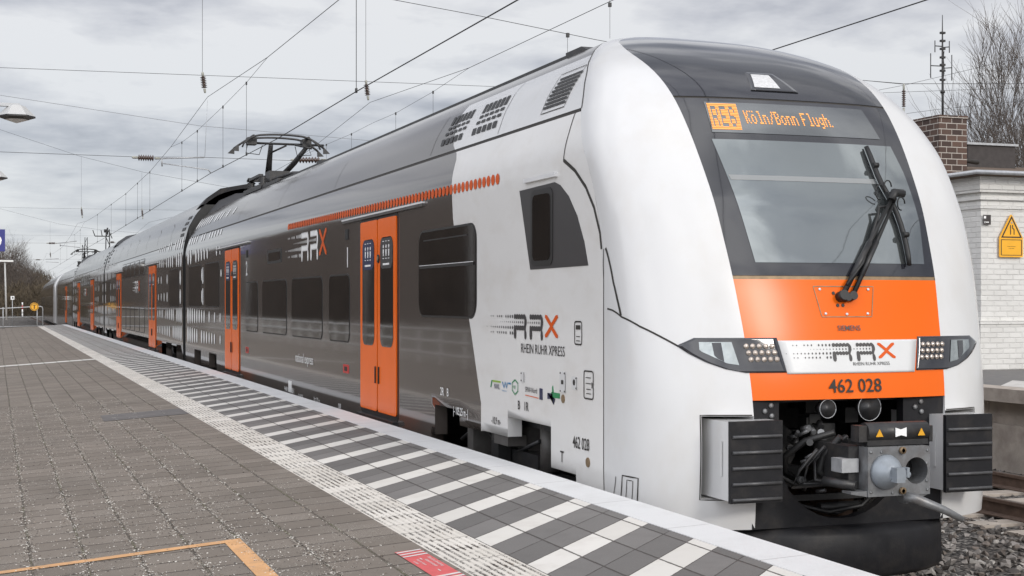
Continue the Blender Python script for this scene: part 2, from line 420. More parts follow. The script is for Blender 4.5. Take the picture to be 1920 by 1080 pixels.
def side_line(mb, pts, wdt, off=0.003, mi=0, w=W, n=8, sgn=-1):
    P = []
    for (y0, z0), (y1, z1) in zip(pts, pts[1:]):
        for k in range(n): P.append((y0 + (y1 - y0) * k / n, z0 + (z1 - z0) * k / n))
    P.append(pts[-1]); L, Rr = [], []
    for i, (y, z) in enumerate(P):
        a, b = P[max(i - 1, 0)], P[min(i + 1, len(P) - 1)]
        A, B = side_pt(*a, 0, sgn, w), side_pt(*b, 0, sgn, w); d = (B - A).normalized()
        nn = (side_pt(y, z, 1, sgn, w) - side_pt(y, z, 0, sgn, w)).normalized(); t = nn.cross(d).normalized() * wdt / 2
        c = side_pt(y, z, off, sgn, w); L.append(c + t); Rr.append(c - t)
    mb.grid([L, Rr], mi); return mb
def side_poly(mb, poly, off, th=0.004, mi=0, w=W, sgn=-1):
    top = [side_pt(y, z, off, sgn, w) for y, z in poly]; bot = [side_pt(y, z, off - th, sgn, w) for y, z in poly]; n = len(poly)
    return mb.add(top + bot, [tuple(range(n))] + [(i, (i + 1) % n, n + (i + 1) % n, n + i) for i in range(n)], mi)
def side_map(y0, z0, off=0.006, w=W, sgn=-1):
    return lambda u, v: side_pt(y0 + sgn * u, z0 + v, off, sgn, w)

def rrx(letters, cross, mapper, s=1.0, vs=1.0):
    """three letters made of dots, with shrinking dots trailing to the left; s = row pitch / 0.053"""
    p = 0.053 * s
    def dot(mb, u, v, d, e=1.0): mb.add([mapper(a, b * vs) for a, b in ellipse(u, v, d * .5 * e, d * .5, 8)], [tuple(range(8))])
    def outline(mb, pts): mb.add([mapper(a, b * vs) for a, b in pts], [tuple(range(len(pts)))])
    def sc(x0, x1, y, sg, n):                              # a scalloped edge made of n dots
        out = []
        for c in range(n):
            a, b = x0 + (x1 - x0) * c / n, x0 + (x1 - x0) * (c + 1) / n
            for k in range(4):
                t = math.pi * (k + .5) / 4; out.append(((a + b) / 2 - (b - a) / 2 * math.cos(t), y + sg * .020 * math.sin(t)))
        return out
    q = .053
    for base in (0.0, 0.36 * s):
        R_ = sc(-.026, .238, 3 * q + .006, 1, 5) + [(.254, 3 * q - .005), (.264, 3 * q - .03), (.264, q + .04), (.250, q + .015), (.240, q - .012), (.256, q - .035), (.262, -.015), (.256, -.045), (.238, -.056), (.220, -.045), (.214, -.015), (.216, q - .020)]
        R_ += sc(.206, .030, q - .006, -1, 4) + [(.025, q - .020), (.027, -.015), (.020, -.045), (0, -.056), (-.020, -.045), (-.027, -.015), (-.026, q)]
        R_ += sc(-.026, .205, q + .006, 1, 5) + [(.214, q + .03), (.218, 3 * q - .03)] + sc(.206, -.026, 3 * q - .006, -1, 5)
        outline(letters, [(base + x * s, y * s) for x, y in R_])
        n = 6 if base else 12
        for c in range(n): dot(letters, base + 3.4 * p - c * p * .9, 2 * p, (.028 - .0017 * c) * s, .7)
    for r, pat in ((3, '1111.111.11'), (1, '11111111111.1'), (0, '11.11111.11')):
        for i, ch in enumerate(pat):
            if ch == '1': dot(letters, -(i + 1) * p - .006 * s, r * p, (.036 - .0019 * i) * s, .75)
    cx, cy = .80 * s, 1.5 * p
    a_, b_, w_ = .118 * s, 1.85 * p, .030 * s
    outline(cross, [(cx + x, cy + y) for x, y in ((0, w_), (a_ - w_, b_), (a_ + w_ * .3, b_ + w_ * .2), (a_ + w_ * .6, b_ - w_ * .6), (w_ * .9, 0), (a_ + w_ * .6, -b_ + w_ * .6), (a_ + w_ * .3, -b_ - w_ * .2), (a_ - w_, -b_),
        (0, -w_), (-a_ + w_, -b_), (-a_ - w_ * .3, -b_ - w_ * .2), (-a_ - w_ * .6, -b_ + w_ * .6), (-w_ * .9, 0), (-a_ - w_ * .6, b_ - w_ * .6), (-a_ - w_ * .3, b_ + w_ * .2), (-a_ + w_, b_))])

def bogie(root, yc, label=None):
    f = MB()
    for s in (-1, 1):
        f.box((s * 1.12 - .07, yc - 1.75, .42), (s * 1.12 + .07, yc + 1.75, .60))
        f.box((s * 1.12 - .12, yc - .45, .34), (s * 1.12 + .12, yc + .45, .74))
        for a in (-1.25, 1.25):
            f.box((s * 1.12 - .1, yc + a - .22, .30), (s * 1.12 + .1, yc + a + .22, .62))
            f.cyl((s * 1.10, yc + a, .62), (s * 1.10, yc + a, .86), .10, n=12)
            f.cyl((s * 1.17, yc + a, .46), (s * 1.24, yc + a, .46), .13, n=14)
        f.cyl((s * 1.2, yc + .62, .5), (s * 1.2, yc + .62, .98), .055, n=10, mi=1)
        f.cyl((s * 1.16, yc - .5, .62), (s * 1.16, yc - .5, 1.0), .075, n=10, mi=1)
        f.cyl((s * 1.0, yc - .1, .82), (s * 1.0, yc + .34, .82), .2, n=14, mi=1)
        f.tube([(s * 1.24, yc + 1.5, .7), (s * 1.25, yc + .9, .9), (s * 1.22, yc + .3, .66), (s * 1.24, yc - .5, .86)], .018, 6)
    f.box((-1.05, yc - .3, .45), (1.05, yc + .3, .7))
    b = part(f, 'bogie', [M['blackmetal'], M['greybox']], root, label)
    for a in (-1.25, 1.25):
        w_ = MB()
        for s in (-1, 1):
            w_.lathe((s * .70, yc + a, .46), (s, 0, 0), [(0, .46), (.03, .49), (.05, .46), (.13, .455), (.135, .40), (.11, .36), (.10, .2), (.16, .16), (.16, 0)], 28)
        w_.cyl((-.7, yc + a, .46), (.7, yc + a, .46), .08, n=12)
        part(w_, 'wheelset', M['rust'], b)

def door(root, ya, yb, z0, z1, w=W, detail=True, seam=True):
    """a plug door of two leaves on the platform side, ya is the end nearer the nose"""
    fr = MB(); side_poly(fr, rrect(ya - .035, z0 - .06, yb + .035, z1 + .04, .07), .004, .01, w=w)
    d = part(fr, 'side_door', M['black'], root)
    ym = (ya + yb) / 2
    for a, b in ((ya, ym - .022), (ym + .022, yb)):
        lf = MB(); side_poly(lf, rrect(a, z0, b, z1, .035), .018, .014, w=w)
        part(lf, 'door_leaf', M['doororange'], d)
        gl = MB(); m_ = .105 if detail else .11
        side_poly(gl, rrect(a + m_, z0 + .70, b - m_, z1 - .20, .11), .021, .006, w=w)
        part(gl, 'door_window', M['glass'], d)
        if detail:
            ps = MB(); c = (a + b) / 2; top = z1 - .20
            side_poly(ps, rrect(a + m_ + .012, top - .33, b - m_ - .012, top - .012, .09), .0235, .002, w=w)
            part(ps, 'pictogram_panel', M['blue'] if a == ym + .022 else M['darkmark'], d)
            pi = MB()
            for k, q in enumerate((-.11, 0, .11)):
                side_poly(pi, ellipse(c + q, top - .10, .018, .02), .026, .002, w=w)
                side_poly(pi, [(c + q - .022, top - .13), (c + q + .022, top - .13), (c + q + .012, top - .2), (c + q - .012, top - .2)], .026, .002, w=w)
                side_line(pi, [(c + q - .03, top - .045), (c + q + .03, top - .045)], .008, .026, w=w)
                side_line(pi, [(c + q - .03, top - .225), (c + q + .03, top - .225)], .008, .026, w=w)
            side_line(pi, [(c - .13, top - .285), (c + .13, top - .285)], .02, .026, w=w)
            part(pi, 'pictogram', M['whitemark'], d)
            hd = MB(); q = b - .05 if a == ya else a + .05
            side_poly(hd, rrect(q - .012, z0 + .30, q + .012, z0 + .48, .01), .03, .014, w=w)
            part(hd, 'door_handle', M['black'], d)
    st = MB()
    st.box((-w(z0) - .06, ya - .02, z0 - .10), (-w(z0) + .05, yb + .02, z0 - .055))
    part(st, 'door_step', M['blackmetal'], d)
    if detail:
        bt = MB(); c = side_pt(ym - .06, z1 - .42, .018, w=w)
        bt.cyl(c, c + Vector((-.012, 0, 0)), .045, n=16); bt.cyl(c + Vector((-.012, 0, 0)), c + Vector((-.018, 0, 0)), .025, n=12, mi=1)
        part(bt, 'door_button', [M['black'], M['brown']], d)
    return d
def header_rail(root, ya, yb, z, w=W):
    mb = MB(); n = 6
    for k in range(n):
        a = ya + (yb - ya) * k / n; b = ya + (yb - ya) * (k + 1) / n
        p, q = side_pt(a, z, 0, w=w), side_pt(b, z, 0, w=w)
        mb.box((p.x - .026, a, z - .030), (p.x + .02, b, z - .006), 1); mb.box((p.x - .030, a, z - .004), (p.x + .02, b, z + .014), 0)
    return part(mb, 'door_rail', [M['alu'], M['greybox']], root)
def window(root, ya, yb, z0, z1, r=.10, w=W, frame=.02, name='window'):
    f = MB(); side_poly(f, rrect(ya - frame, z0 - frame, yb + frame, z1 + frame, r + frame), .003, .008, w=w)
    o = part(f, name, M['glassframe'], root)
    g = MB(); side_poly(g, rrect(ya, z0, yb, z1, r), .007, .005, w=w)
    part(g, 'pane', M['glass'], o)
    return o
def dashes(root, items, w=W, name='dash_pattern', off=.006):
    mb = MB()
    for y, z, hy_, hz in items:
        mb.add([side_pt(y + a, z + b, off, w=w) for a, b in ellipse(0, 0, hy_, hz, 10)], [tuple(range(10))])
    return part(mb, name, M['whitemark'], root)
def dash_rows(y_end, y_far, sgn, rows, w):
    """dash rows that thin out away from the coupling at y_end"""
    out = []
    for z, h0, n, skip in rows:
        for k in range(n):
            if k in skip: continue
            t = k / max(n - 1, 1)
            y = y_end + sgn * (.12 + abs(y_far - y_end) * (k + .5) / n)
            out.append((y, z, .125 * (1 - .5 * t) , h0 * (1 - .5 * t)))
    return out
def pantograph(root, y, z0, up=True, zc=5.25):
    fr = MB()
    fr.box((-.52, y - .95, z0 - .02), (.52, y + 1.1, z0 + .07)); fr.box((-.5, y - 2.6, z0 - .02), (.5, y - .96, z0 + .04))
    for s in (-.42, .42):
        for t in (-.6, .7): fr.lathe((s, y + t, z0 + .07), (0, 0, 1), [(0, .05), (.03, .09), (.05, .05), (.08, .09), (.10, .05), (.13, .09), (.15, .05), (.18, .06)], 12)
    fr.box((-.5, y - .65, z0 + .23), (-.42, y + .8, z0 + .28)); fr.box((.42, y - .65, z0 + .23), (.5, y + .8, z0 + .28))
    fr.box((-.5, y + .55, z0 + .23), (.5, y + .7, z0 + .30)); fr.box((-.2, y - .1, z0 + .2), (.2, y + .4, z0 + .40))
    fr.tube([(-.3, y - 1.0, z0 + .14), (.0, y - 1.4, z0 + .24), (.25, y - 2.0, z0 + .2), (.3, y - 2.5, z0 + .1)], .04, 8)
    fr.box((.0, y - 2.3, z0 + .02), (.4, y - 1.3, z0 + .17))
    b = part(fr, 'pantograph', M['blackmetal'], root)
    a = MB(); k = Vector((0, y - 1.3, (z0 + zc) / 2 - .15)); top = zc - .16
        # lower arm leans one way, the fork of the upper arm the other
    a.tube([(-.10, y + .62, z0 + .3), (-.10, y + .5, z0 + .6), (-.12, y + .2, top)], [.07, .06, .045], 8)
    a.tube([(.12, y + .6, z0 + .30), (.36, y + .25, z0 + .60), (.58, y - .1, top)], [.06, .055, .04], 8)
    a.tube([(-.16, y + .55, z0 + .4), (-.17, y + .15, top - .1)], .016, 5)
    a.tube([(-.12, y + .2, top - .16), (.15, y, top - .03)], .02, 5); a.tube([(.6, y - .28, top - .1), (.3, y - .1, top - .02)], .02, 5)
    a.tube([(-.62, y, top), (.9, y, top)], .025, 6)
    part(a, 'pantograph_arm', M['blackmetal'], b)
    h = MB()
    for dy in (-.28, .28):
        pts = []
        for q in range(21):
            t = -1 + q / 10.; xx = t * .84
            dz = .02 - .02 * (xx / .4) ** 2 if abs(xx) < .4 else -((abs(xx) - .4) / .44) ** 1.6 * .22
            pts.append((xx, y + dy, zc - .03 + dz))
        h.tube(pts, .022, 6)
    for s in (-.54, .54):
        h.tube([(s, y - .28, zc - .05), (s, y + .28, zc - .05)], .03, 6)
        h.box((s - .09, y - .12, zc - .2), (s + .09, y + .12, zc - .06))
        h.tube([(s * 1.1, y + .1, zc - .15), (s * 1.2, y, zc - .36), (s * .7, y + .05, zc - .38), (s * .6, y, zc - .2)], .009, 4)
        h.tube([(s, y - .28, zc - .05), (s * 1.35, y - .3, zc - .2), (s * 1.42, y - .3, zc - .28)], .018, 5)
    for s in (-1, 1):
        for dy in (-.28, .28):
            h.prism([(s * .83, y + dy - .02, zc - .22), (s * .96, y + dy - .02, zc - .35), (s * .83, y + dy - .02, zc - .36)], (0, 1, 0), .04)
    part(h, 'collector_head', M['blackmetal'], b)
    return b

# ------------------------------------------------------------------ first carriage
car = thing('cab_carriage', 'leading white nosed cab carriage with orange front panel and lit destination display', 'train carriage', (0, 3, 0), 'carriages of the train at the platform')
YB = tabf([(0, 3.55), (1.1, 3.55), (1.81, 3.87), (2.65, 4.33), (3.28, 4.42), (3.39, 4.71), (3.83, 5.23), (4.2, 5.35)])
END1 = 23.55
ZSU = [z for z in ZS if z >= 1.1]
wbs = {-1: MB(), 1: MB()}
for s in (-1, 1): wbs[s].grid([[(s * W(z), Y1(z) + (YB(z) - Y1(z)) * k / 4, z) for k in range(5)] for z in ZSU], 0, True, flip=(s > 0))
gb = MB(); shell(gb, ZSU, YB, lambda z: END1, W, 10)
LOW = [(.95, 1.45, .45, 'w'), (1.45, 1.93, .735, 'w'), (1.93, 2.88, 1.035, 'w'), (2.88, 3.55, .875, 'w'), (3.55, 4.14, .865, 'g'), (4.14, 4.90, 1.0, 'g'), (4.90, 5.03, .72, 'g'),
       (5.03, 18.95, .45, 'g'), (18.95, 19.95, .98, 'g'), (19.95, 21.1, .70, 'g'), (21.1, 22.1, .98, 'g'), (22.1, END1, .45, 'g')]
for a, b, zb, c in LOW:
    for s in (-1, 1):
        mb = wbs[s] if c == 'w' else gb
        zz = [zb] + [z for z in (.6, .8, .95, 1.0) if z > zb + .01] + [1.1]
        mb.grid([[(s * W(z), a, z), (s * W(z), b, z)] for z in zz], 0, True, flip=(s > 0))
        mb.grid([[(s * W(zb), a, zb), (s * W(zb), b, zb)], [(s * (W(zb) - .12), a, zb + .004), (s * (W(zb) - .12), b, zb + .004)]], 0, False)
for (a0, a1, z0, c0), (b0, b1, z1, c1) in zip(LOW, LOW[1:]):                 # the thickness of the skirt at each step
    for s in (-1, 1):
        lo, hi = min(z0, z1), max(z0, z1)
        (wbs[s] if a1 < 3.6 else gb).grid([[(s * W(lo), a1, lo), (s * (W(lo) - .12), a1, lo)], [(s * W(hi), a1, hi), (s * (W(hi) - .12), a1, hi)]], 0, False)
for s in (-1, 1): part(wbs[s], 'front_body_panel', M['white_low'], car)
part(gb, 'body', M['grey'], car)
for s in (-1, 1): rw = MB(); rw.grid([[(s * W(z), Y1(z) + (YB(z) - Y1(z)) * k / 4, z) for k in range(5)] for z in ZR if z <= 3.86], 0, True, flip=(s > 0)); part(rw, 'front_roof_panel', M['white'], car)
rt = MB(); shell(rt, [3.85] + [z for z in ZR if z > 3.86], Y1, YB, W, 4)
shell(rt, ZR, YB, lambda z: END1, W, 10); part(rt, 'roof', M['roofgrey'], car)
inn = MB()
inn.box((-1.22, 1.3, .95), (1.22, END1, 1.12)); inn.box((-1.0, 6.0, .35), (1.0, 18.3, .94)); inn.box((-.5, 1.9, .3), (.5, 5.2, .94))
for a, b in ((END1 - .02, END1 + .06),):
    pts = [(s * (W(z) - .01), z) for s, zs in ((-1, ZS + ZR), (1, (ZS + ZR)[::-1])) for z in zs]
    inn.prism([(x, a, z) for x, z in pts], (0, 1, 0), b - a)
inn.box((-1.3, END1 + .05, .5), (1.3, 24.05, 3.5)); inn.prism([(-1.0, END1 + .05, 3.49), (1.0, END1 + .05, 3.49), (.6, END1 + .05, 4.0), (-.6, END1 + .05, 4.0)], (0, 1, 0), .45)
inn.box((-1.38, 2.96, .79), (-1.22, 3.30, .874), 1)
inn.box((-1.36, 3.25, .55), (-1.25, 3.42, .80), 0)
inn.box((-1.33, 4.0, .62), (-1.1, 4.16, .86), 1)
part(inn, 'underframe', [M['black'], M['greybox']], car)
bogie(car, 3.1); bogie(car, 20.5)
# seams, gutter and grooves
gr = MB()
side_line(gr, [(Y1(3.33) + .02, 3.33), (END1, 3.33)], .04, -.004, n=10)
side_line(gr, [(.955, .5), (.955, 2.31)], .010, .002, n=12)
side_line(gr, [(3.42, 3.36), (3.66, 3.84)], .008, .002); side_line(gr, [(5.42, 3.37), (5.6, 3.78)], .008, .002)
for yy in (9.6, 13.4, 17.2): side_line(gr, [(yy, 3.37), (yy + .15, 3.72)], .008, .002)
part(gr, 'body_joint', M['joint'], car)
ng = MB()
def hit_nose(px, py):                                   # a measured pixel on the nose surface, as (x, z)
    r = ray(px, py); d = 7.0
    while d < 14:
        p = CAM + r * d
        if abs(p.x) < W(p.z) and p.y >= SY(p.x, p.z): return (p.x, p.z)
        d += .004
    return None
side_arc = [(max(y, Y1(z) + .004), z) for y, z in [(.96, 2.31), (1.0, 2.42), (1.12, 2.60), (1.265, 2.75), (1.46, 2.88), (1.62, 2.95), (1.68, 2.975)]]
side_line(ng, side_arc, .028, .002, n=5)
side_line(ng, [(1.68, 2.97), (1.665, 3.12), (1.66, 3.33)], .014, .002, n=5)
nose_line(ng, [(-1.409, 2.315), (-1.4065, 2.224), (-1.402, 2.08), (-1.396, 1.975), (-1.388, 1.862)], .020, .002, n=4)
nose_line(ng, [(-1.4095, 1.908), (-1.387, 1.855), (-1.324, 1.794), (-1.229, 1.727), (-1.144, 1.668)], .012, .002, n=6)
for s in (-1, 1):
    pts = [(s * (W(z) - .0015), z) for z in zrange(3.34, 4.19, 16)]
    L = [Vector((s * W(z), Y1(z) - .012, z)) + SN(s * W(z) * .97, z) * .003 for _, z in pts]; Rr = [p + Vector((0, .016, 0)) for p in L]
    ng.grid([L, Rr])
part(ng, 'nose_joint', M['joint'], car)

# nose skins
ck = MB()
zz = zrange(.5, 3.9, 60) + zrange(3.93, 4.19, 10)
for s in (-1, 1):
    nose_grid(ck, zrange(.5, .70, 5), lambda z: s * min(XB(z), W(z)), lambda z: s * W(z), 26, cosine=True)
    nose_grid(ck, zrange(.70, 1.226, 12), lambda z: s * 1.04, lambda z: s * W(z), 18, cosine=True)
    nose_grid(ck, zrange(1.226, 3.9, 52) + zrange(3.93, 4.19, 10), lambda z: s * min(XB(z), W(z)), lambda z: s * W(z), 26, cosine=True)
    pk = MB()                                            # the pocket the crash box sits in
    pk.grid([[(s * 1.04, SY(1.04, z), z), (s * 1.04, .62, z)] for z in zrange(.70, 1.226, 6)], 0, False)
    for zq in (.70, 1.226): pk.grid([[(s * x, SY(x, zq), zq), (s * x, .62, zq)] for x in zrange(XB(zq), 1.04, 8)], 0, False)
    pk.grid([[(s * .72, .62, .70), (s * 1.04, .62, .70)], [(s * .72, .62, 1.226), (s * 1.04, .62, 1.226)]], 0, False)
    part(pk, 'crash_box_pocket', M['white_low'], car)
    zi = zrange(.5, 1.33, 8)                             # return faces of the cheeks beside the coupler bay
    ck.grid([[(s * XB(z), SY(s * XB(z), z) + k * .3, z) for k in range(4)] for z in zi], 0, False)
    ck.grid([[(s * (XB(.5) + (1.38 - XB(.5)) * k / 8), SY(s * (XB(.5) + (W(.5) - XB(.5)) * k / 8), .5) + .002 * j, .5 + .001 * j) for k in range(9)] for j in (0, 1)], 0, False)
part(ck, 'nose_cheek', M['white'], car, 'white curved nose cheeks on both sides of the windscreen')
op = MB(); nose_grid(op, zrange(1.325, 2.10, 16), lambda z: -XB(z), XB, 20)
op.grid([[Vector((x, SY(x, 1.325) + k * .1, 1.325)) for x in zrange(-.73, .73, 20)] for k in (0, 1)])
part(op, 'front_panel', M['orange'], car, 'glossy orange front panel')
ws = MB(); nose_grid(ws, zrange(2.125, 3.365, 26), lambda z: -XB(z), XB, 24); WS = part(ws, 'windscreen', M['mask'], car)
hd = MB(); nose_grid(hd, zrange(3.38, 3.9, 14) + zrange(3.92, 4.199, 14), lambda z: -min(XB(z), W(z)), lambda z: min(XB(z), W(z)), 24); part(hd, 'cab_roof_hood', M['mask'], car)
sl = MB(); nose_grid(sl, zrange(2.085, 2.13, 3), lambda z: -XB(z), XB, 20, -.004); part(sl, 'windscreen_seal', M['brown'], car)
s2 = MB(); nose_grid(s2, zrange(3.36, 3.385, 2), lambda z: -XB(z), XB, 20, -.004); part(s2, 'hood_joint', M['joint'], car)
g1 = MB(); nose_poly(g1, [(-.61, 2.21), (.70, 2.21), (.745, 2.5), (.745, 2.85), (.715, 3.055), (-.705, 3.055)], .003, sub=9); part(g1, 'windscreen_glass', M['screen'], WS)
# a bright reflection band painted onto the glass as a pale strip
bl = MB(); nose_poly(bl, [(-.655, 2.765), (.47, 2.765), (.47, 2.80), (-.665, 2.80)], .0045, sub=6); part(bl, 'painted_reflection', M['reflband'], WS)
g2 = MB(); nose_poly(g2, [(-.685, 3.105), (.645, 3.105), (.60, 3.335), (-.662, 3.335)], .003, sub=8); DISP = part(g2, 'destination_display', M['dispglass'], WS)
FONT5 = {'K': ['1001', '1010', '1010', '1100', '1010', '1010', '1001'], 'ö': ['1010', '0000', '0110', '1001', '1001', '1001', '0110'], 'l': ['0110', '0010', '0010', '0010', '0010', '0010', '0111'],
  'n': ['0000', '0000', '1110', '1001', '1001', '1001', '1001'], '/': ['0001', '0001', '0010', '0010', '0100', '0100', '1000'], 'B': ['1110', '1001', '1001', '1110', '1001', '1001', '1110'],
  'o': ['0000', '0000', '0110', '1001', '1001', '1001', '0110'], ' ': ['00'] * 7, 'F': ['1111', '1000', '1000', '1110', '1000', '1000', '1000'], 'u': ['0000', '0000', '1001', '1001', '1001', '1001', '0111'],
  'g': ['0000', '0000', '0111', '1001', '1001', '0111', '0001', '0110'], 'h': ['1000', '1000', '1110', '1001', '1001', '1001', '1001'], '.': ['0'] * 6 + ['1'],
  'R': ['1110', '1001', '1001', '1110', '1010', '1001', '1001'], 'E': ['1111', '1000', '1000', '1110', '1000', '1000', '1111'], '6': ['0110', '1001', '1000', '1110', '1001', '1001', '0110']}
led = MB()
def led_dot(x, z, rx, rz): led.add([SP(x + a, z + b, .0055) for a, b in ((-rx, -rz), (rx, -rz), (rx, rz), (-rx, rz))], [(0, 1, 2, 3)])
PX = .0092
x = -.40
for ch in 'Köln/Bonn Flugh.':
    g = FONT5[ch]
    for r_, row in enumerate(g):
        for c_, b_ in enumerate(row):
            if b_ == '1': led_dot(x + c_ * PX, 3.268 - r_ * .0143, .0044, .0050)
    x += (len(g[0]) + 1) * PX
# route number: dark figures in a lit block
NC, NR = 24, 17
blk = [[1] * NC for _ in range(NR)]
for k, ch in enumerate('RE6'):
    for r_, row in enumerate(FONT5[ch]):
        for c_, b_ in enumerate(row):
            if b_ == '1':
                for dr in (0, 1):
                    cc, rr = 2 + k * 7 + c_ + (c_ > 1), 2 + r_ * 2 + dr - (r_ > 3)
                    if 0 <= cc < NC and 0 <= rr < NR: blk[rr][cc] = 0
                    if c_ == 1 and len(row) == 4 and row[2] == '1' and 0 <= cc + 1 < NC: blk[rr][cc + 1] = 0
for r_ in range(NR):
    for c_ in range(NC):
        if blk[r_][c_]:
            zq = 3.318 - r_ * .0117; xq = -.645 + c_ * .0089
            lim = -.672 - (3.335 - zq) * .10 + .012
            if xq > lim: led_dot(xq - (3.318 - zq) * .13, zq, .0043, .0038)
part(led, 'display_text', M['led'], WS)
li = MB(); nose_poly(li, [(-.255, 3.44), (.125, 3.44), (.03, 3.60), (-.19, 3.60)], .006, sub=5, th=.012); UH = part(li, 'upper_headlight', M['mask'], car)
lj = MB(); nose_poly(lj, [(-.215, 3.465), (-.01, 3.465), (-.02, 3.58), (-.165, 3.58)], .009, sub=4); part(lj, 'lamp_lens', M['beacon'], UH)

# headlights
for s in (-1, 1):
    f = MB()
    out = [(-1.155, 1.672), (-1.055, 1.722), (-.535, 1.722), (-.490, 1.500), (-.76, 1.500), (-.88, 1.523), (-1.0, 1.568), (-1.09, 1.62)]
    mir = [(x * -s if s > 0 else x, z) for x, z in out]
    if s > 0: mir = [(-x, z) for x, z in out]
    nose_poly(f, mir, .006, sub=9, th=.03)
    h = part(f, 'headlight', M['mask'], car)
    k = MB(); q = [(-1.03, 1.695), (-.835, 1.695), (-.80, 1.548), (-.87, 1.558), (-1.03, 1.64)]
    if s > 0: q = [(-x, z) for x, z in q]
    nose_poly(k, q, .010, sub=6); part(k, 'main_lamp', M['reflector'], h)
    k = MB(); q = [(-.955, 1.69), (-.90, 1.69), (-.89, 1.57), (-.945, 1.60)]
    if s > 0: q = [(-x, z) for x, z in q]
    nose_poly(k, q, .013, sub=3); part(k, 'lamp_shield', M['mask'], h)
    for r_ in range(3):
        for c_ in range(5):
            x, z = s * (.745 - c_ * .043 - r_ * .012), 1.668 - r_ * .042
            c = SP(x, z, .006); n = SN(x, z)
            le = MB(); le.lathe(c, n, [(0, .0185), (.006, .018), (.011, .012), (.013, .002)], 10); part(le, 'led_lens', M['lens'], h)
# white plate with the logo, hatch, texts
pl = MB(); nose_poly(pl, [(-.530, 1.703), (.525, 1.703), (.475, 1.490), (-.485, 1.490)], .005, sub=8, th=.012); LP = part(pl, 'logo_plate', M['plate'], car)
nm = lambda u0, v0, o=.0075: (lambda u, v: SP(u0 + u, v0 + v, o))
l1, l2 = MB(), MB(); rrx(l1, l2, nm(-.135, 1.592), .50)
part(l1, 'logo_letters', M['darkmark'], LP); part(l2, 'logo_cross', M['orangemark'], LP)
t = MB(); text_on(t, 'RHEIN RUHR XPRESS', .022, nm(-.005, 1.538), bold=0.0); part(t, 'logo_lettering', M['darkmark'], LP)
t = MB(); text_on(t, '462 028', .088, nm(0, 1.367), 'CENTER', 1.0); part(t, 'number_lettering', M['joint'], car)
t = MB(); text_on(t, 'SIEMENS', .034, nm(0, 1.765), 'CENTER'); part(t, 'maker_lettering', M['darkmark'], car)
ha = [(-.225, 2.055), (.235, 2.055), (.19, 1.855), (-.19, 1.855)]
t = MB(); nose_line(t, ha + ha[:1], .006, .003); part(t, 'wiper_hatch', M['brown'], car)
for x, z in ((-.18, 2.035), (.19, 2.035), (-.16, 1.875), (0, 1.872), (.16, 1.875)): t = MB(); t.lathe(SP(x, z, .002), SN(x, z), [(0, .010), (.006, .009), (.007, .001)], 8); part(t, 'hatch_bolt', M['alu'], car)
t = MB()
for x, z in ((-.08, 2.01), (-.06, 1.93), (-.02, 1.93)): t.lathe(SP(x, z, .002), SN(x, z), [(0, .012), (.003, .012)], 8)
part(t, 'hatch_plug', M['black'], car)
# wiper
wp = MB()
A0, A1 = SP(-.035, 1.985, .035), SP(.475, 2.61, .075); B0, B1 = SP(.045, 1.985, .03), SP(.525, 2.63, .07)
for a, b, r in ((A0, A1, .017), (B0, B1, .015)):
    wp.tube([a, a.lerp(b, .55), b], [r * 1.1, r, r * .7], 8)
    wp.tube([a.lerp(b, .20), a.lerp(b, .55)], r * 1.25, 8, 1)
wp.cyl(SP(-.035, 1.985, 0), A0 + SN(0, 2) * .03, .035, n=12); wp.cyl(SP(.045, 1.985, 0), B0 + SN(0, 2) * .02, .03, n=12)
wp.cyl(SP(.0, 1.975, .01), SP(.0, 1.975, .05), .028, n=10)
wp.tube([A1, SP(.52, 2.665, .08), SP(.60, 2.665, .07)], .03, 8)
wp.tube([SP(.0, 2.05, .05), SP(.16, 2.2, .04), SP(.36, 2.52, .05), SP(.37, 2.57, .06), SP(.46, 2.58, .06)], .011, 6)
wpo = part(wp, 'windscreen_wiper', [M['black'], M['blackmetal']], car)
bd = MB()
P = [SP(.465 + .075 * t_ - .02 * math.sin(t_ * math.pi) + (.045 * math.sin(max(0, t_ - .3) * math.pi / .7)), 3.02 - .83 * t_, .035) for t_ in [k / 12 for k in range(13)]]
bd.tube(P, [.014] + [.019] * 11 + [.014], 6); bd.tube([p + Vector((0, .022, 0)) for p in P], .007, 5)
for k in (2, 5, 9): bd.tube([P[k] + Vector((-.02, -.02, 0)), P[k] + Vector((.02, -.02, 0))], .02, 6)
part(bd, 'wiper_blade', M['black'], wpo)
for c, rr in ((SP(.42, 2.68, .05), .035), (SP(.56, 2.6, .06), .03), (SP(.50, 2.72, .05), .03)):
    hs = MB(); hs.tube([c + Vector((rr * math.cos(a), -.01, rr * 1.5 * math.sin(a))) for a in [k * .6 for k in range(9)]], .005, 5); part(hs, 'washer_hose', M['black'], wpo)

# crash boxes with ribbed black faces
for s in (-1, 1):
    b = MB(); x0, x1 = sorted((s * .612, s * .978))
    b.box((x0 + .004, .012, .712), (x1 - .004, .60, 1.205))
    xs = s * .615 if s > 0 else -.9745
    b.prism([(s * (.978 if s < 0 else .612), y_, z_) for y_, z_ in ((.09, .86), (.12, .86), (.12, 1.08), (.09, 1.08))], (-1, 0, 0), .004)
    o = part(b, 'crash_box', M['white'], car)
    fb = MB(); fb.box((x0, -.022, .70), (x1, .011, 1.21))
    part(fb, 'box_face', M['plough'], o)
    for k in range(5):
        z = .722 + k * .098; rb = MB()
        rb.tube([(x0 + .01, -.028, z), (x1 - .01, -.028, z)], .0115, 6); part(rb, 'box_rib', M['ribgrey'], o)
    gp = MB(); nose_line(gp, [(s * .735, .694), (s * 1.046, .694), (s * 1.046, 1.232), (s * .735, 1.232)], .008, .002, n=6)
    part(gp, 'box_recess', M['joint'], o)
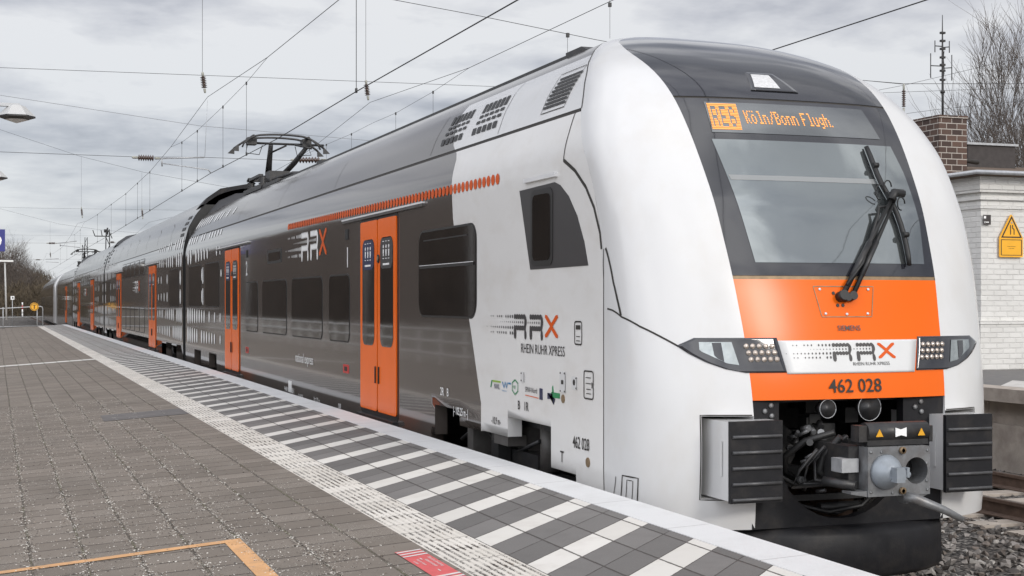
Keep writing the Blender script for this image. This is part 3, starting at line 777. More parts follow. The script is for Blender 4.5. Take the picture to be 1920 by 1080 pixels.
# plough and shield around the coupler bay
pg = MB(); n = 24
rows = []
for z, d in ((.16, .04), (.20, 0.0), (.44, .005), (.485, .03), (.50, .10)):
    rows.append([(x, .02 + d + .26 * (abs(x) / .8) ** 2.4, z) for x in zrange(-.80, .80, n)])
pg.grid(rows)
pg.grid([[(x, y + k * .25, .16) for x, y, z in rows[0]] for k in (0, 1)]); pg.grid([[(x, y + k * .3, .50) for x, y, z in rows[-1]] for k in (0, 1)])
for s in (0, -1): pg.add([rows[0][s], rows[2][s], rows[-1][s], (rows[-1][s][0], .7, .5), (rows[0][s][0], .7, .16)], [(0, 1, 2, 3, 4)])
part(pg, 'snow_plough', M['plough'], car, 'charcoal snow plough below the coupler')
sh = MB()
U = []
for k in range(17):
    a = math.pi + math.pi * k / 16; U.append((-.06 + .47 * math.cos(a), .98 + .44 * math.sin(a)))
U = [(-.53, 1.315)] + U + [(.41, 1.315)]
outer = []
for (x, z) in U:                                           # outline that matches the opening point by point
    t_ = math.atan2(z - .95, x + .02)
    outer.append((max(-.725, min(.725, (x + .06) * 6)) if z > .75 else max(-.725, min(.725, (x + .06) * 2.2)), 1.32 if z > 1.3 else (.50 if z < .75 else z)))
sh.grid([[(x, .165, z) for x, z in U], [(x, .165, z) for x, z in outer]], 0, False)
sh.grid([[(x, .165, z) for x, z in U], [(x, .24, z) for x, z in U]], 0, False)
part(sh, 'coupler_shield', M['plough'], car)
bay = MB()
bay.box((-.72, 1.25, .6), (.72, 1.3, 1.34)); bay.box((-.72, .30, .62), (-.69, 1.25, 1.33)); bay.box((.69, .30, .62), (.72, 1.25, 1.33)); bay.box((-.72, .25, 1.30), (.72, 1.25, 1.335))
bay.cyl((-.36, .5, .98), (-.36, 1.2, .98), .16, n=16); bay.box((-.62, .6, .75), (-.2, 1.2, .88)); bay.cyl((-.15, .3, .60), (.15, .3, .60), .03, n=10)
bay.box((-.52, .34, .64), (.42, .38, .68))
bay.box((-.5, .4, .50), (-.28, .6, .66)); bay.box((.3, .35, .74), (.4, .7, .95))
for q in range(26):
    x_, z_ = random.uniform(-.5, .4), random.uniform(.75, 1.25); y_ = random.uniform(.35, 1.1); d_ = random.uniform(.03, .08)
    bay.box((x_ - d_, y_ - d_, z_ - d_), (x_ + d_, y_ + d_, z_ + d_))
for q in range(22):
    x_, z_, y_ = random.uniform(-.42, -.12), random.uniform(.74, 1.14), random.uniform(-.05, .28); d_ = random.uniform(.010, .026)
    bay.cyl((x_, y_, z_), (x_ + random.uniform(-.04, .04), y_ + .06, z_ + random.uniform(-.05, .05)), d_, n=8, mi=1 if q % 3 else 2)
part(bay, 'coupler_bay', [M['black'], M['blackmetal'], M['steel']], car)
for k in range(5):
    ho = MB(); x_ = -.16 - .055 * k; ho.tube([(x_, -.05, 1.10 - .02 * k), (x_ - .06, .06, 1.0 - .03 * k), (x_ - .02 - .03 * k, .02, .86 - .02 * k), (x_ + .08, -.06, .80)], .010 + .002 * (k % 3), 7); part(ho, 'cable', M['blackmetal'], car)
for x, r in ((-.20, .062), (.115, .088)):
    hz = MB(); hz.lathe((x, .22, 1.262), (0, -1, 0), [(0, r * .5), (.05, r * .7), (.10, r), (.108, r * .96), (.09, r * .8), (.03, r * .5), (.03, .001)], 24)
    ho_ = part(hz, 'horn', M['blackmetal'], car)
    hr = MB(); hr.tube([(x + r * .97 * math.cos(a), .112, 1.262 + r * .97 * math.sin(a)) for a in [k * math.pi / 12 for k in range(25)]],   .0026, 5); part(hr, 'horn_rim', M['galv'], ho_)
for bx in (-.635, .50):
    for dx, dz in ((0, .02), (.045, .055), (.05, -.012)): bo = MB(); bo.lathe((bx + dx, .163, 1.235 + dz), (0, -1, 0), [(0, .017), (.008, .017), (.011, .008), (.011, 0)], 10); part(bo, 'shield_bolt', M['steel'], car)
# coupler
cp = MB(); Y = -.38
hx, hz_ = .21, .91
def plate_with_hole(mb, y, x0, x1, z0, z1, cx, cz, r, th, mi=0):
    n = 32; inner, outr = [], []
    for k in range(n):
        a = 2 * math.pi * k / n; c, s = math.cos(a), math.sin(a)
        inner.append((cx + r * c, cz + r * s))
        f = min(((x1 - cx) / c if c > 1e-6 else (x0 - cx) / c if c < -1e-6 else 9), ((z1 - cz) / s if s > 1e-6 else (z0 - cz) / s if s < -1e-6 else 9))
        outr.append((cx + f * c, cz + f * s))
    rows = [[(x, y, z) for x, z in outr + outr[:1]], [(x, y, z) for x, z in inner + inner[:1]], [(x, y + th, z) for x, z in inner + inner[:1]]]
    mb.grid(rows, mi, False); mb.grid([[(x, y, z) for x, z in outr + outr[:1]], [(x, y + th, z) for x, z in outr + outr[:1]]], mi, False)
    mb.add([(x, y + th, z) for x, z in inner], [tuple(range(n))], 1)
plate_with_hole(cp, Y, .02, .225, .755, 1.06, .125, .905, .083, .16)
cp.box((-.225, Y + .0005, .755), (.0195, Y + .13, 1.06))
cp.prism([(-.225, Y + .01, .79), (-.225, Y + .01, .755), (-.34, Y + .01, .775), (-.34, Y + .01, .79)], (0, 1, 0), .10)
cp.prism([(.03, Y + .01, .757), (.225, Y + .01, .757), (.16, Y + .01, .73), (.06, Y + .01, .70)], (0, 1, 0), .08)
for x, z in ((-.205, 1.03), (-.205, .785), (.205, 1.03), (.205, .785), (.20, .84), (.20, .95), (-.13, 1.03), (-.05, .775)): cp.lathe((x, Y + .001, z), (0, -1, 0), [(0, .010), (.006, .010), (.006, 0)], 8)
for z in (1.035, .785): cp.lathe((.018, Y + .001, z), (0, -1, 0), [(0, .022), (.02, .022), (.02, .012), (.005, .011), (.005, 0)], 12, 2)
cpo = part(cp, 'coupler', [M['steel'], M['black'], M['brown']], car)
cn = MB(); cn.lathe((-.10, Y, .905), (0, -1, 0), [(0, .110), (.02, .106), (.05, .09), (.08, .062), (.10, .04)], 28)
cn.box((-.125, Y - .155, .855), (-.065, Y - .06, .945)); cn.box((-.0645, Y - .145, .87), (-.05, Y - .07, .93)); cn.cyl((-.05, Y - .12, .90), (-.01, Y - .12, .90), .016, n=10)
cn.box((-.048, Y - .15, .885), (-.03, Y - .10, .945))
part(cn, 'coupler_cone', M['cone'], cpo)
cs = MB(); cs.lathe((0, Y + .14, .93), (0, 1, 0), [(0, .17), (.1, .2), (.12, .15), (.4, .13), (1.1, .12)], 20)
cs.box((-.30, Y + .1, .80), (-.2, Y + .5, 1.06)); cs.cyl((-.28, Y + .05, .82), (-.42, Y + .2, .84), .03, n=10)
part(cs, 'coupler_shank', M['blackmetal'], cpo)
ec = MB()
ec.tube([(-.21, Y + .07, 1.145), (.235, Y + .07, 1.145)], .062, 16); ec.box((-.21, Y + .03, 1.065), (.235, Y + .14, 1.135)); ec.box((-.27, Y + .03, 1.09), (-.2101, Y + .12, 1.19)); ec.box((.2351, Y + .02, 1.08), (.26, Y + .1, 1.18))
part(ec, 'coupler_cover', M['blackmetal'], cpo)
wg = MB()
for x in (-.14, .165): wg.prism([(x - .026, Y + .006, 1.122), (x + .026, Y + .006, 1.122), (x, Y + .006, 1.168)], (0, -1, 0), .004)
part(wg, 'warning_sticker', M['yellowstk'], cpo)
bw = MB(); bw.prism([(-.025, Y + .006, 1.175), (.015, Y + .006, 1.163), (.055, Y + .006, 1.175), (.055, Y + .006, 1.118), (.015, Y + .006, 1.128), (-.025, Y + .006, 1.118)], (0, -1, 0), .004); part(bw, 'emblem', M['whitemark'], cpo)
wb2 = MB(); wb2.box((-.36, Y + .08, .90), (-.24, Y + .2, .985)); part(wb2, 'junction_box', M['galv'], cpo)
ch = MB(); ch.tube([(.05, Y + .02, .745), (.10, Y - .02, .735), (.30, Y - .05, .655), (.42, Y - .06, .595)], [.034, .032, .026, .020], 10); part(ch, 'uncoupling_lever', M['steel'], cpo)
for pts_, r_ in (([(-.22, .0, 1.12), (-.36, .12, 1.06), (-.46, .2, .96), (-.44, .25, .86), (-.34, .3, .80)], .022), ([(-.56, .3, 1.2), (-.60, .24, 1.0), (-.52, .2, .84), (-.38, .18, .76), (-.2, .2, .8), (-.14, .2, .9)], .016),
    ([(-.24, -.1, 1.1), (-.3, .0, .98), (-.32, .02, .88), (-.26, .0, .8)], .024), ([(-.3, .3, .62), (-.1, .26, .57), (.15, .26, .60), (.34, .3, .72)], .014), ([(-.2, .36, .6), (0, .32, .55), (.2, .3, .62)], .012),
    ([(.26, -.28, 1.14), (.29, -.26, 1.1), (.28, -.26, 1.07), (.22, -.25, 1.06)], .008)):
    ho = MB(); ho.tube(pts_, r_, 8); part(ho, 'hose', M['black'], cpo)

# roof grilles, louver
lvf = MB(); side_line(lvf, [(1.985, 3.405), (2.47, 3.405), (2.55, 3.735), (2.03, 3.735), (1.985, 3.405)], .008, .004); lvo = part(lvf, 'intake_louver', M['joint'], car)
for k in range(8):
    lv = MB()
    t0, t1 = (k + .10) / 8., (k + .74) / 8.
    def q(y, t): return side_pt(y, 3.435 + t * .265, .006)
    lv.add([q(2.00 + .0, t0), q(2.46, t0), q(2.48, t1), q(2.02, t1)], [(0, 1, 2, 3)]); part(lv, 'louver_slot', M['black'], lvo)
for (ya, ye) in ((3.58, 4.28), (4.54, 5.22)):
    gl = MB()
    for zb, zt, sh_ in ((3.645, 3.735, .07), (3.592, 3.622, .04), (3.535, 3.565, .02), (3.435, 3.50, .0)):
        for k in range(6 if zb > 3.6 else 5):
            nn = 6 if zb > 3.6 else 5; wd = (ye - ya) / nn
            a = ya + sh_ + k * wd; b = a + wd * .74; s_ = (zt - zb) * .6
            gl.add([side_pt(a, zb, .005), side_pt(b, zb, .005), side_pt(b + s_, zt, .005), side_pt(a + s_, zt, .005)], [(0, 1, 2, 3)])
    part(gl, 'roof_grille', M['black'], car)
rq = MB()
rq.prism([(-.58, 2.95, 3.98), (-.58, 3.7, 3.98), (-.58, 3.7, 4.125), (-.58, 3.35, 4.125)], (1, 0, 0), 1.16)
rq.box((-.46, 3.7, 4.06), (.46, 18.0, 4.158))
rq.box((-.44, 14.3, 4.05), (.44, 14.7, 4.20))
part(rq, 'roof_equipment', M['blackmetal'], car)
pantograph(car, 20.3, 4.14, zc=5.24)
ff = MB()
for s in (-1, 1):
    rows = []
    for k in range(9):
        t = k / 8.; y = 21.9 + t * 1.6
        rows.append([(s * x, y, z) for x, z in ((.98, 3.80), (.86, 3.93 + .06 * t), (.70, 4.01 + .15 * t), (.35, 4.13 + .19 * t), (0, 4.18 + .18 * t))])
    ff.grid(rows)
    ff.grid([rows[-1], [(s * .4, 23.5, 3.8)] * 5], 0, False)
part(ff, 'roof_fairing', M['plough'], car)

# side fittings
door(car, 6.22, 7.73, .785, 2.835); header_rail(car, 5.24, 8.61, 2.90)
door(car, 16.28, 17.80, .785, 2.865); header_rail(car, 15.27, 18.81, 2.925)
o = window(car, 3.68, 5.42, 1.83, 2.615, .13)
f = MB(); side_line(f, [(3.72, 2.285), (5.38, 2.285)], .03, .012); side_line(f, [(3.9, 2.535), (5.25, 2.535)], .012, .010); part(f, 'window_bar', M['glassframe'], o)
f = MB(); side_line(f, [(3.72, 2.30), (5.38, 2.30)], .006, .014); part(f, 'bar_trim', M['alu'], o)
for a, b in ((8.33, 9.39), (9.80, 11.75), (12.14, 14.07), (14.50, 15.62)): window(car, a, b, 1.50, 2.265, .09)
for a, b in ((18.62, 20.45), (21.05, 22.95)): window(car, a, b, 1.88, 2.69, .06)
f = MB(); side_poly(f, [(2.60, 2.82), (2.36, 2.20), (1.22, 2.205), (1.29, 2.37), (1.42, 2.56), (1.58, 2.71), (1.74, 2.80), (1.85, 2.83)], .003, .004); cw = part(f, 'cab_side_window', M['darkmark'], car)
f = MB(); side_poly(f, rrect(1.885, 2.225, 2.34, 2.80, .07), .008, .008); part(f, 'pane_surround', M['glassframe'], cw)
f = MB(); side_poly(f, rrect(1.93, 2.265, 2.295, 2.76, .05), .011, .005); part(f, 'pane', M['glass'], cw)
f = MB(); f.box((-1.435, 1.80, 2.868), (-1.39, 2.46, 2.90)); part(f, 'rain_strip', M['alu'], car)
f = MB(); n = 78
for k in range(n):
    y = 3.12 + (12.0 - 3.12) * k / (n - 1); z = 2.955 + .05 * (k / (n - 1))
    f.add([side_pt(y + a, z + b, .004) for a, b in ellipse(0, 0, .046, .046, 12)], [tuple(range(12))])
part(f, 'dot_stripe', M['orangemark'], car)
l1, l2 = MB(), MB(); rrx(l1, l2, side_map(2.70, 1.708, .004), .98, .84); part(l1, 'logo_letters', M['darkmark'], car); part(l2, 'logo_cross', M['orangemark'], car)
t = MB(); text_on(t, 'RHEIN RUHR XPRESS', .075, side_map(2.57, 1.56, .004), sx=.95, bold=.0); part(t, 'logo_lettering', M['darkmark'], car)
l1, l2 = MB(), MB(); rrx(l1, l2, side_map(11.05, 2.58, .004), 1.62); part(l1, 'logo_letters', M['whitemark'], car); part(l2, 'logo_cross', M['orangemark'], car)
t = MB(); text_on(t, '462 028', .085, side_map(1.50, .925, .004), sx=.78); part(t, 'number_lettering', M['joint'], car)
t = MB(); text_on(t, 'national express', .13, side_map(11.5, 1.145, .004), sx=.98, bold=0.0); part(t, 'operator_lettering', M['whitemark'], car)
t = MB(); text_on(t, '1', .24, side_map(8.50, 2.36, .004)); text_on(t, '2', .24, side_map(15.62, 2.39, .004)); part(t, 'class_number', M['whitemark'], car)
t = MB(); text_on(t, '2R   B', .075, side_map(4.72, 1.10, .004)); text_on(t, '|- 105,25 m -|', .07, side_map(4.32, .955, .004), sx=.8); text_on(t, 'D-NXRE', .06, side_map(11.3, .66, .004))
text_on(t, '94 80 0 462 028-5', .07, side_map(12.3, .70, .004)); text_on(t, 'R = 125 m', .06, side_map(10.3, .68, .004)); text_on(t, '0,80', .06, side_map(8.9, .69, .004)); part(t, 'technical_lettering', M['whitemark'], car)
t = MB(); text_on(t, 'B   1R', .07, side_map(2.64, 1.115, .004)); text_on(t, '-10,9 m-', .06, side_map(3.27, .955, .004), sx=.8); text_on(t, 'T', .08, side_map(1.74, .80, .004)); part(t, 'technical_lettering', M['joint'], car)
f = MB(); side_poly(f, rrect(12.5, 2.525, 13.65, 2.725, .03), .004); o = part(f, 'side_display', M['glassframe'], car)
f = MB(); side_poly(f, rrect(12.6, 2.565, 13.55, 2.685, .02), .008); part(f, 'pane', M['glass'], o)
for a, b, z0, z1 in ((8.36, 8.64, 1.125, 1.225), (15.38, 15.63, 1.125, 1.225)):
    f = MB(); side_poly(f, rrect(a, z0, b, z1, .01), .004); o = part(f, 'emergency_box', M['red'], car)
    f = MB(); side_poly(f, rrect(a + .07, z0 + .025, b - .07, z1 - .025, .01), .007); part(f, 'box_handle', M['joint'], o)
for y_ in (8.44, 15.52):
    f = MB(); side_poly(f, rrect(y_ - .07, 2.68, y_ + .07, 2.80, .01), .012, .012); part(f, 'side_camera', M['black'], car)
f = MB(); side_poly(f, rrect(11.78, .70, 12.0, .86, .02), .004); part(f, 'bicycle_pictogram', M['whitemark'], car)
# service flaps, stickers and partner marks by the cab
for a, b, z0, z1, r, inner in ((1.335, 1.465, 1.655, 1.815, .02, (((1.365, 1.71), (1.435, 1.71), .006), ((1.365, 1.68), (1.435, 1.68), .006), ((1.36, 1.775), (1.44, 1.775), .03))),
        (1.13, 1.295, 1.285, 1.475, .02, (((1.17, 1.43), (1.26, 1.43), .006), ((1.17, 1.39), (1.26, 1.39), .006), ((1.17, 1.35), (1.25, 1.35), .006), ((1.17, 1.32), (1.25, 1.32), .006), ((1.15, 1.40), (1.15, 1.36), .014)))):
    f = MB(); pts = rrect(a, z0, b, z1, r, 3); side_line(f, pts + pts[:1], .011, .004, n=1); o = part(f, 'service_flap', M['joint'], car)
    f = MB()
    for p_, q_, wd_ in inner: side_line(f, [p_, q_], wd_, .0045, n=1)
    part(f, 'flap_marks', M['joint'], o)
f = MB()
for a, b, z0, z1 in ((1.635, 1.745, 1.30, 1.45), (1.42, 1.515, 1.335, 1.425), (2.49, 2.565, 1.335, 1.41)): side_poly(f, rrect(a, z0, b, z1, .008), .006, .006)
o = part(f, 'cover_plate', M['white'], car)
f = MB(); side_poly(f, rrect(1.67, 1.36, 1.71, 1.39, .004), .009, .003); side_poly(f, ellipse(1.467, 1.385, .02, .022), .009, .003)
for y_, z_ in ((1.65, 1.44), (1.73, 1.44), (1.65, 1.31), (1.73, 1.31), (2.55, 1.40), (2.55, 1.345), (1.43, 1.415), (1.43, 1.345)): side_poly(f, ellipse(y_, z_, .007, .007, 6), .009, .003)
side_line(f, [(1.635, 1.30), (1.635, 1.45)], .008, .007, n=1); side_line(f, [(2.49, 1.335), (2.49, 1.41)], .008, .007, n=1); side_line(f, [(1.42, 1.335), (1.42, 1.425)], .006, .007, n=1)
part(f, 'cover_fixing', M['joint'], o)
f = MB()
for y_, z_, r in ((1.685, 1.255, .031), (1.225, .845, .034)): side_poly(f, ellipse(y_, z_, r, r, 16), .006, .006)
part(f, 'jacking_cap', M['brown'], car)
f = MB(); nose_line(f, [(-1.402, .50), (-1.402, .80)], .007, .003)
nose_line(f, [(-1.39, .60), (-1.39, .815), (-1.342, .81), (-1.342, .58)], .010, .003, n=3); nose_line(f, [(-1.378, .62), (-1.378, .79), (-1.36, .788), (-1.36, .60)], .006, .003, n=3); part(f, 'lifting_mark', M['joint'], car)
def mark(m, polys=(), lines=(), texts=()):
    f = MB()
    for p in polys: side_poly(f, p, .004, .003)
    for p, wd in lines: side_line(f, p, wd, .004, n=1)
    for s_, h_, y_, z_, sx in texts: text_on(f, s_, h_, side_map(y_, z_, .005), sx=sx)
    return part(f, 'partner_mark', M[m], car)
mark('lightgreen', [[(3.24, 1.312), (3.05, 1.312), (3.05, 1.298), (3.24, 1.298)]])
mark('green', [[(3.30, 1.25), (3.28, 1.25), (3.25, 1.31), (3.27, 1.31)]], [([(2.70, 1.34), (2.635, 1.315), (2.635, 1.255), (2.70, 1.225), (2.765, 1.255), (2.765, 1.315), (2.70, 1.34)], .012)], [('VRS', .026, 2.745, 1.27, 1)])
mark('blue', [[(2.16, 1.22), (2.16, 1.305), (2.10, 1.305), (2.10, 1.22)], [(1.995, 1.235), (1.995, 1.28), (1.89, 1.28), (1.87, 1.20), (1.85, 1.245), (1.84, 1.245)]], (), [('NWL', .042, 3.20, 1.245, 1)])
mark('cyan', (), [([(3.0, 1.31), (2.96, 1.265), (2.93, 1.31), (2.90, 1.265), (2.88, 1.31)], .016), ([(2.86, 1.305), (2.80, 1.305)], .014)], [('Verkehrsverbund', .012, 3.01, 1.235, 1)])
mark('darkmark', (), (), [('SPNV-Nord', .04, 2.47, 1.262, .95)])
mark('orangemark', (), [([(2.47, 1.235), (2.18, 1.228)], .006)])
mark('green', [[(1.90, 1.285), (1.90, 1.33), (1.885, 1.34), (1.87, 1.285)], [(1.92, 1.252), (1.92, 1.29), (1.75, 1.29), (1.75, 1.252)]])
D1 = [(2.90, .165, 12, (2, 8, 9)), (2.48, .17, 1, ()), (2.07, .17, 1, ()), (1.67, .175, 14, (8, 10, 12)), (1.27, .175, 14, (5, 12))]
it = dash_rows(23.40, 18.4, -1, D1, W) + [(20.75, 2.5, .05, .13), (20.95, 2.5, .05, .13), (20.75, 2.07, .05, .13), (20.95, 2.07, .05, .13), (18.35, 2.48, .07, .07)]
dashes(car, it)
f = MB()
for z0_, hh, ks in ((3.25, .10, (0, 1, 2, 3, 5, 6, 8, 9, 10, 11, 12)), (3.62, .12, (0, 1, 2, 3, 4, 5, 7, 8, 9, 11, 13))):
    for k in ks:
        y = 23.2 - k * .37; h_ = hh * (1 - .03 * k)
        f.add([side_pt(y + a + b * .4, z0_ + b, .006) for a, b in ellipse(0, 0, .095 - .002 * k, h_, 10)], [tuple(range(10))])
part(f, 'dash_pattern', M['whitemark'], car)
# ------------------------------------------------------------------ carriages behind
W2 = smooth_tab([(.3, 1.39), (.8, 1.41), (3.0, 1.41), (3.15, 1.398), (3.3, 1.37), (3.6, 1.29), (3.9, 1.12), (4.15, .90), (4.32, .66), (4.41, .42), (4.46, .2), (4.48, 0)])
Z2 = [.45, .6, .8, 1.0, 1.35, 1.8, 2.3, 2.7, 2.9, 3.0, 3.1, 3.2, 3.28]
Z2R = [3.30, 3.38, 3.46, 3.54, 3.62, 3.7, 3.78, 3.86, 3.94, 4.02, 4.1, 4.16, 4.22, 4.28, 4.32, 4.36, 4.39, 4.42, 4.44, 4.46, 4.47, 4.48]
def end_wall(mb, y, w, zs, th=.08):
    mb.prism([(s * (w(z) - .01), y, z) for s, q in ((-1, zs), (1, zs[::-1])) for z in q], (0, 1, 0), th)
def middle_car(root, ya, yb, doors, wins, near, logos=()):
    b = MB()
    cuts = [ya]; 
    for yc in (ya + 2.75, yb - 2.75): cuts += [yc - 1.55, yc - .6, yc + .55, yc + 1.5]
    cuts = sorted(cuts + [yb])
    shell(b, [z for z in Z2 if z >= 1.0], lambda z: ya, lambda z: yb, W2, 12)
    for k, (a, c) in enumerate(zip(cuts, cuts[1:])):
        zb = .96 if k in (1, 3, 5, 7) else .45
        for s in (-1, 1): b.grid([[(s * W2(z), a, z), (s * W2(z), c, z)] for z in ([zb, 1.0] if zb > .9 else [.45, .6, .8, 1.0])], 0, True, flip=(s > 0))
    part(b, 'body', M['grey'], root)
    r = MB(); shell(r, Z2R, lambda z: ya, lambda z: yb, W2, 12); part(r, 'roof', M['roofgrey'], root)
    i = MB(); end_wall(i, ya, W2, Z2 + Z2R); end_wall(i, yb - .08, W2, Z2 + Z2R); i.box((-1.2, ya + .2, .95), (1.2, yb - .2, 1.1)); i.box((-1.0, ya + 5, .3), (1.0, yb - 5, .9))
    i.box((-1.3, yb - .01, .5), (1.3, yb + .45, 3.6)); i.prism([(-1.0, yb, 3.59), (1.0, yb, 3.59), (.6, yb, 4.15), (-.6, yb, 4.15)], (0, 1, 0), .45)
    part(i, 'underframe', M['black'], root)
    bogie(root, ya + 2.75); bogie(root, yb - 2.75)
    for a, c in doors:
        door(root, a, c, .785, 2.90, w=W2, detail=near); header_rail(root, a - .6, c + .9, 2.955, w=W2)
    for a, c, z0, z1 in wins: window(root, a, c, z0, z1, .08, w=W2)
    g = MB(); side_line(g, [(ya, 3.29), (yb, 3.29)], .03, -.003, w=W2, n=12)
    for y in zrange(ya + 3, yb - 3, 6): side_line(g, [(y, 3.4), (y + .3, 3.75), (y + .8, 3.85)], .015, .003, w=W2, n=3)
    part(g, 'body_joint', M['joint'], root)
    v = MB()
    for y0 in (ya + .5, yb - 1.2):
        for k in range(4): v.add([side_pt(y0 + a, 3.42 + k * .13 + b, .006, w=W2) for a, b in ((0, 0), (.6, 0), (.6, .07), (0, .07))], [(0, 1, 2, 3)])
    part(v, 'intake_louver', M['black'], root)
    f = MB()
    for y0, y1 in ((ya, ya + 1.6), (yb, yb - 1.6)):
        f.grid([[(x, y0 + (y1 - y0) * k / 8., z - .20 * (k / 8.) ** 1.5 * (1 if abs(x) < .7 else .6)) for x, z in ((-1.0, 4.10), (-.88, 4.26), (-.6, 4.46), (0, 4.58), (.6, 4.46), (.88, 4.26), (1.0, 4.10))] for k in range(9)])
        f.prism([(-1.0, y0, 4.10), (-.88, y0, 4.26), (-.6, y0, 4.46), (0, y0, 4.58), (.6, y0, 4.46), (.88, y0, 4.26), (1.0, y0, 4.10)], (0, 1 if y1 > y0 else -1, 0), .05)
    part(f, 'roof_fairing', M['plough'], root)
    D = [(3.26, .14, 12, (4, 7)), (2.90, .175, 13, (3, 8)), (2.50, .17, 8, (1, 5)), (2.08, .17, 8, (1, 3)), (1.67, .175, 14, (3, 9)), (1.27, .175, 14, (5,))]
    dashes(root, dash_rows(ya + .02, ya + 5.2, 1, D, W2) + dash_rows(yb - .1, yb - 5.2, -1, D, W2), w=W2)
    for y, z in logos:
        l1, l2 = MB(), MB(); rrx(l1, l2, side_map(y, z, .005, W2), 1.5); part(l1, 'logo_letters', M['whitemark'], root); part(l2, 'logo_cross', M['orangemark'], root)
G = 'carriages of the train at the platform'
car2 = thing('double_deck_carriage', 'grey double deck carriage coupled directly behind the white nosed cab carriage', 'train carriage', (0, 36, 0), G)
wins = [(24.75, 26.6, 1.86, 2.70), (45.2, 47.0, 1.86, 2.70)]
for k in range(5): wins += [(32.6 + k * 1.5, 33.9 + k * 1.5, 2.72, 3.14), (32.6 + k * 1.5, 33.9 + k * 1.5, 1.12, 1.80)]
middle_car(car2, 24.0, 47.95, [(29.65, 31.3), (40.5, 42.15)], wins, True, [(35.4, 2.30)])
car3 = thing('double_deck_carriage', 'second grey double deck carriage, ahead of the carriage with the far pantograph', 'train carriage', (0, 60, 0), G)
wins = [(49.0, 50.8, 1.86, 2.70), (69.2, 70.6, 1.86, 2.70)]
for k in range(4): wins += [(57.2 + k * 1.6, 58.6 + k * 1.6, 2.72, 3.14), (57.2 + k * 1.6, 58.6 + k * 1.6, 1.12, 1.80)]
middle_car(car3, 48.4, 71.6, [(54.4, 56.2), (65.0, 66.8)], wins, False, [(60.6, 2.3)])

def plain_car(root, ya, yb, white_at=None, panto=None, doors=(), wmat='grey'):
    b = MB(); shell(b, [z for z in ZS], lambda z: ya, lambda z: yb, W, 8); part(b, 'body', M['grey'], root)
    r = MB(); shell(r, ZR, lambda z: ya, lambda z: yb, W, 8); part(r, 'roof', M['roofgrey'], root)
    i = MB(); end_wall(i, ya, W, ZS + ZR); end_wall(i, yb - .08, W, ZS + ZR); i.box((-1.0, ya + 3, .3), (1.0, yb - 3, .9)); part(i, 'underframe', M['black'], root)
    bogie(root, ya + 2.8); bogie(root, yb - 3)
    for a, c in doors: door(root, a, c, .785, 2.87, detail=False)
    for k in range(7):
        y = ya + 4.2 + k * (yb - ya - 9) / 6.
        if all(y + 1.7 < a or y - .2 > c for a, c in doors): window(root, y, y + 1.5, 1.55, 2.4, .09)
    g = MB(); side_line(g, [(ya, 3.33), (yb, 3.33)], .04, -.003, n=6); part(g, 'body_joint', M['joint'], root)
    if white_at:
        e_, sg = white_at                                # rounded white cab nose at one end
        for nm_, zz_, m_ in (('nose_cheek', zrange(.5, 4.19, 30), 'white'),):
            n = MB()
            for s in (-1, 1):
                n.grid([[(s * x, e_ + sg * (1.6 + (Y1(z) - SY(min(x, W(z)), z)) - Y1(z) + .95), z) for x in [XB(z) if XB(z) < W(z) else W(z) * .98] + [XB(z) + (W(z) - XB(z)) * math.sin(k / 10 * math.pi / 2) for k in range(1, 11)]] for z in zz_])
                n.grid([[(s * W(z), e_ + sg * (1.6 - Y1(z) + .95), z), (s * (W(z) + .004), e_ - sg * 1.2, z)] for z in zz_])
            part(n, nm_, M[m_], root)
            f = MB()
            for (za, zb_, mi) in ((.7, 1.32, 1), (1.325, 2.1, 0), (2.12, 4.19, 1)):
                f.grid([[(x, e_ + sg * (1.6 - SY(x, z) + .95), z) for x in zrange(-min(XB(z), W(z)), min(XB(z), W(z)), 10)] for z in zrange(za, zb_, 10)], mi)
            part(f, 'front_panel', [M['orange'], M['mask']], root)
    if panto is not None: pantograph(root, panto, 4.19, zc=5.24)
car4 = thing('cab_carriage', 'rear cab carriage under the far pantograph, white band at its end', 'train carriage', (0, 83, 0), G)
plain_car(car4, 72.0, 93.4, (93.4, 1), 84.0, [(78.6, 80.3)])
cars_far = []
for k, (ya, L, lab, nm_) in enumerate(((98.6, 23.4, 'first carriage of the coupled rear train, right behind the white banded end', 'cab_carriage'),
                                 (122.4, 24.2, 'second carriage of the coupled rear train, partly hidden where the track bends', 'double_deck_carriage'),
                                 (147.0, 24.2, 'farthest carriage of the train that can still be seen', 'double_deck_carriage'))):
    a = [R(-.35), R(-.8), R(-1.3)][k]; x0 = [.02, .22, .62][k]
    t = thing(nm_, lab, 'train carriage', (0, 0, 0), G)
    plain_car(t, 0, L, (0, -1) if k == 0 else None, None)
    t.location = (x0, ya, 0); t.rotation_euler = (0, 0, a)

